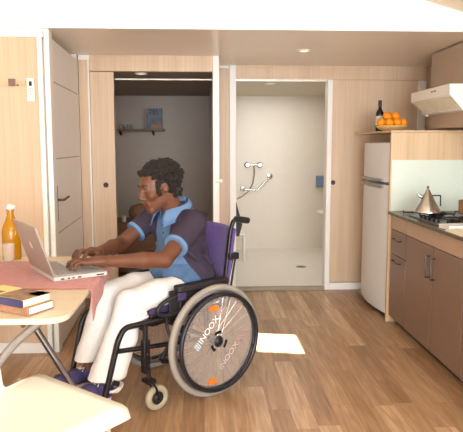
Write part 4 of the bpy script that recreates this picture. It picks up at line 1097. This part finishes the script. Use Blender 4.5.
# shoes
for an, sg in ((anL, 1), (anR, -1)):
    M_ = Matrix.Translation((an[0], an[1], 0)) @ Matrix.Translation((.02, 0, an[2]-.052)) @ Matrix.Rotation(R(-12), 4, 'Y') @ Matrix.Rotation(R(3*sg), 4, 'Z') @ Matrix.Scale(.9, 4)
    Mn = np.array(M_)
    def P_(x, y, z): v_ = Mn@np.array([x, y, z, 1.]); return v_[:3]
    S3 = Mn[:3, :3]
    fv = Vol((an[0]-.10, an[1]-.09, .06), (an[0]+.26, an[1]+.09, .27), .004)
    fv.cap(P_(-.045, 0, .035), P_(.06, 0, .038), .033, .040, .02); fv.cap(P_(.06, 0, .032), P_(.155, 0, .022), .038, .030, .02, sq=(S3@V3(0, 1, 0), 1.2))
    fv.cap(P_(-.035, 0, .045), P_(-.015, 0, .082), .036, .040, .015)
    fv.cut(P_(0, 0, .0), S3@V3(0, 0, -1)); fv.cut(P_(0, 0, .084), S3@V3(-.25, 0, 1))
    fv.cap(P_(-.012, 0, .062), P_(-.004, 0, .12), .031, .036, .003, op='s')
    so_ = build(fv.mesh('shoe', [SHOE]), 'shoe', None, man, local=True, label='violet canvas shoe')
    pts = []
    for k in range(28):
        a = 2*math.pi*k/28; x = .055+.135*math.cos(a); w = .043+.006*math.cos(a)
        pts.append((x, w*math.sin(a)))
    mb = MB().prism(pts, -.014, .012, 'z', M_); build(mb, 'sole', SOLE, so_, local=True, bevel=.003)
    lc = MB()
    for k in range(5):
        x = .036+k*.018; z = .082-k*.0085
        lc.tube([tuple(P_(x, -.024, z-.010)), tuple(P_(x+.004, 0, z+.003)), tuple(P_(x+.010, .024, z-.012))], .0032, 6)
        if k < 4: lc.tube([tuple(P_(x+.018, -.024, z-.018)), tuple(P_(x+.010, 0, z+.003)), tuple(P_(x, .024, z-.010))], .0032, 6)
    for q in (1, -1): lc.tube([tuple(P_(.036, 0, .086)), tuple(P_(.024, q*.018, .094)), tuple(P_(.040, q*.034, .078))], .003, 6)
    build(lc, 'laces', SOLE, so_, local=True)

# ------------------------------------------------------------------ lights
def area(name, loc, target, size, power, col=(1, .95, .88)):
    l = bpy.data.lights.new(name, 'AREA'); l.shape = 'RECTANGLE'; l.size, l.size_y = size; l.energy = power; l.color = col
    o = bpy.data.objects.new(name, l); COL.objects.link(o); o.location = loc
    o.rotation_euler = (Vector(target)-Vector(loc)).to_track_quat('-Z', 'Y').to_euler(); return o
area('daylight_fill', (.3, -3.1, 1.25), (.2, 3.5, 1.1), (3.0, 1.7), 320, (.88, .94, 1))  # area light standing in for daylight from the unseen rear opening
area('overhead_fill', (.9, .2, 2.22), (.5, 3.9, .9), (1.4, .5), 34, (.88, .94, 1))  # added overhead fill below the closed ceiling, away from the rooflight opening
area('daylight_fill', (1.96, 2.25, 1.16), (-.9, 3.2, 1.1), (1.4, .5), 19, (.88, .94, 1))  # added fill to brighten the hall door; the right wall has no window
area('shower_lamp', (.95, 6.3, TS-.03), (.95, 6.3, 0), (1.0, 1.2), 11, (.98, .98, .96))
area('bedroom_lamp', (-.55, 5.7, TB-.03), (-.55, 5.7, 0), (.3, .3), 3, (1, .93, .85))
sun = bpy.data.lights.new('sun', 'SUN'); sun.energy = 60; sun.angle = R(.6); sun.color = (1, .96, .88)
so_ = bpy.data.objects.new('sun', sun); COL.objects.link(so_)
hole = Vector(((SX0+SX1)/2, (SY0+SY1)/2, zr(.35)+.05)); patch = (onZ(298, 333, 0)+onZ(302, 358, 0)+onZ(255, 331, 0)+onZ(255, 352, 0))/4
so_.location = hole+Vector((0, -.2, 1)); so_.rotation_euler = (patch-hole).to_track_quat('-Z', 'Y').to_euler()
wd_ = bpy.data.worlds.new('world'); scn.world = wd_; wd_.use_nodes = True
wd_.node_tree.nodes['Background'].inputs[0].default_value = (.85, .92, 1, 1); wd_.node_tree.nodes['Background'].inputs[1].default_value = .8
vs = scn.view_settings; vs.view_transform = 'Standard'; vs.look = 'None'; vs.gamma = 1; vs.exposure = 0.0; vs.use_curve_mapping = False
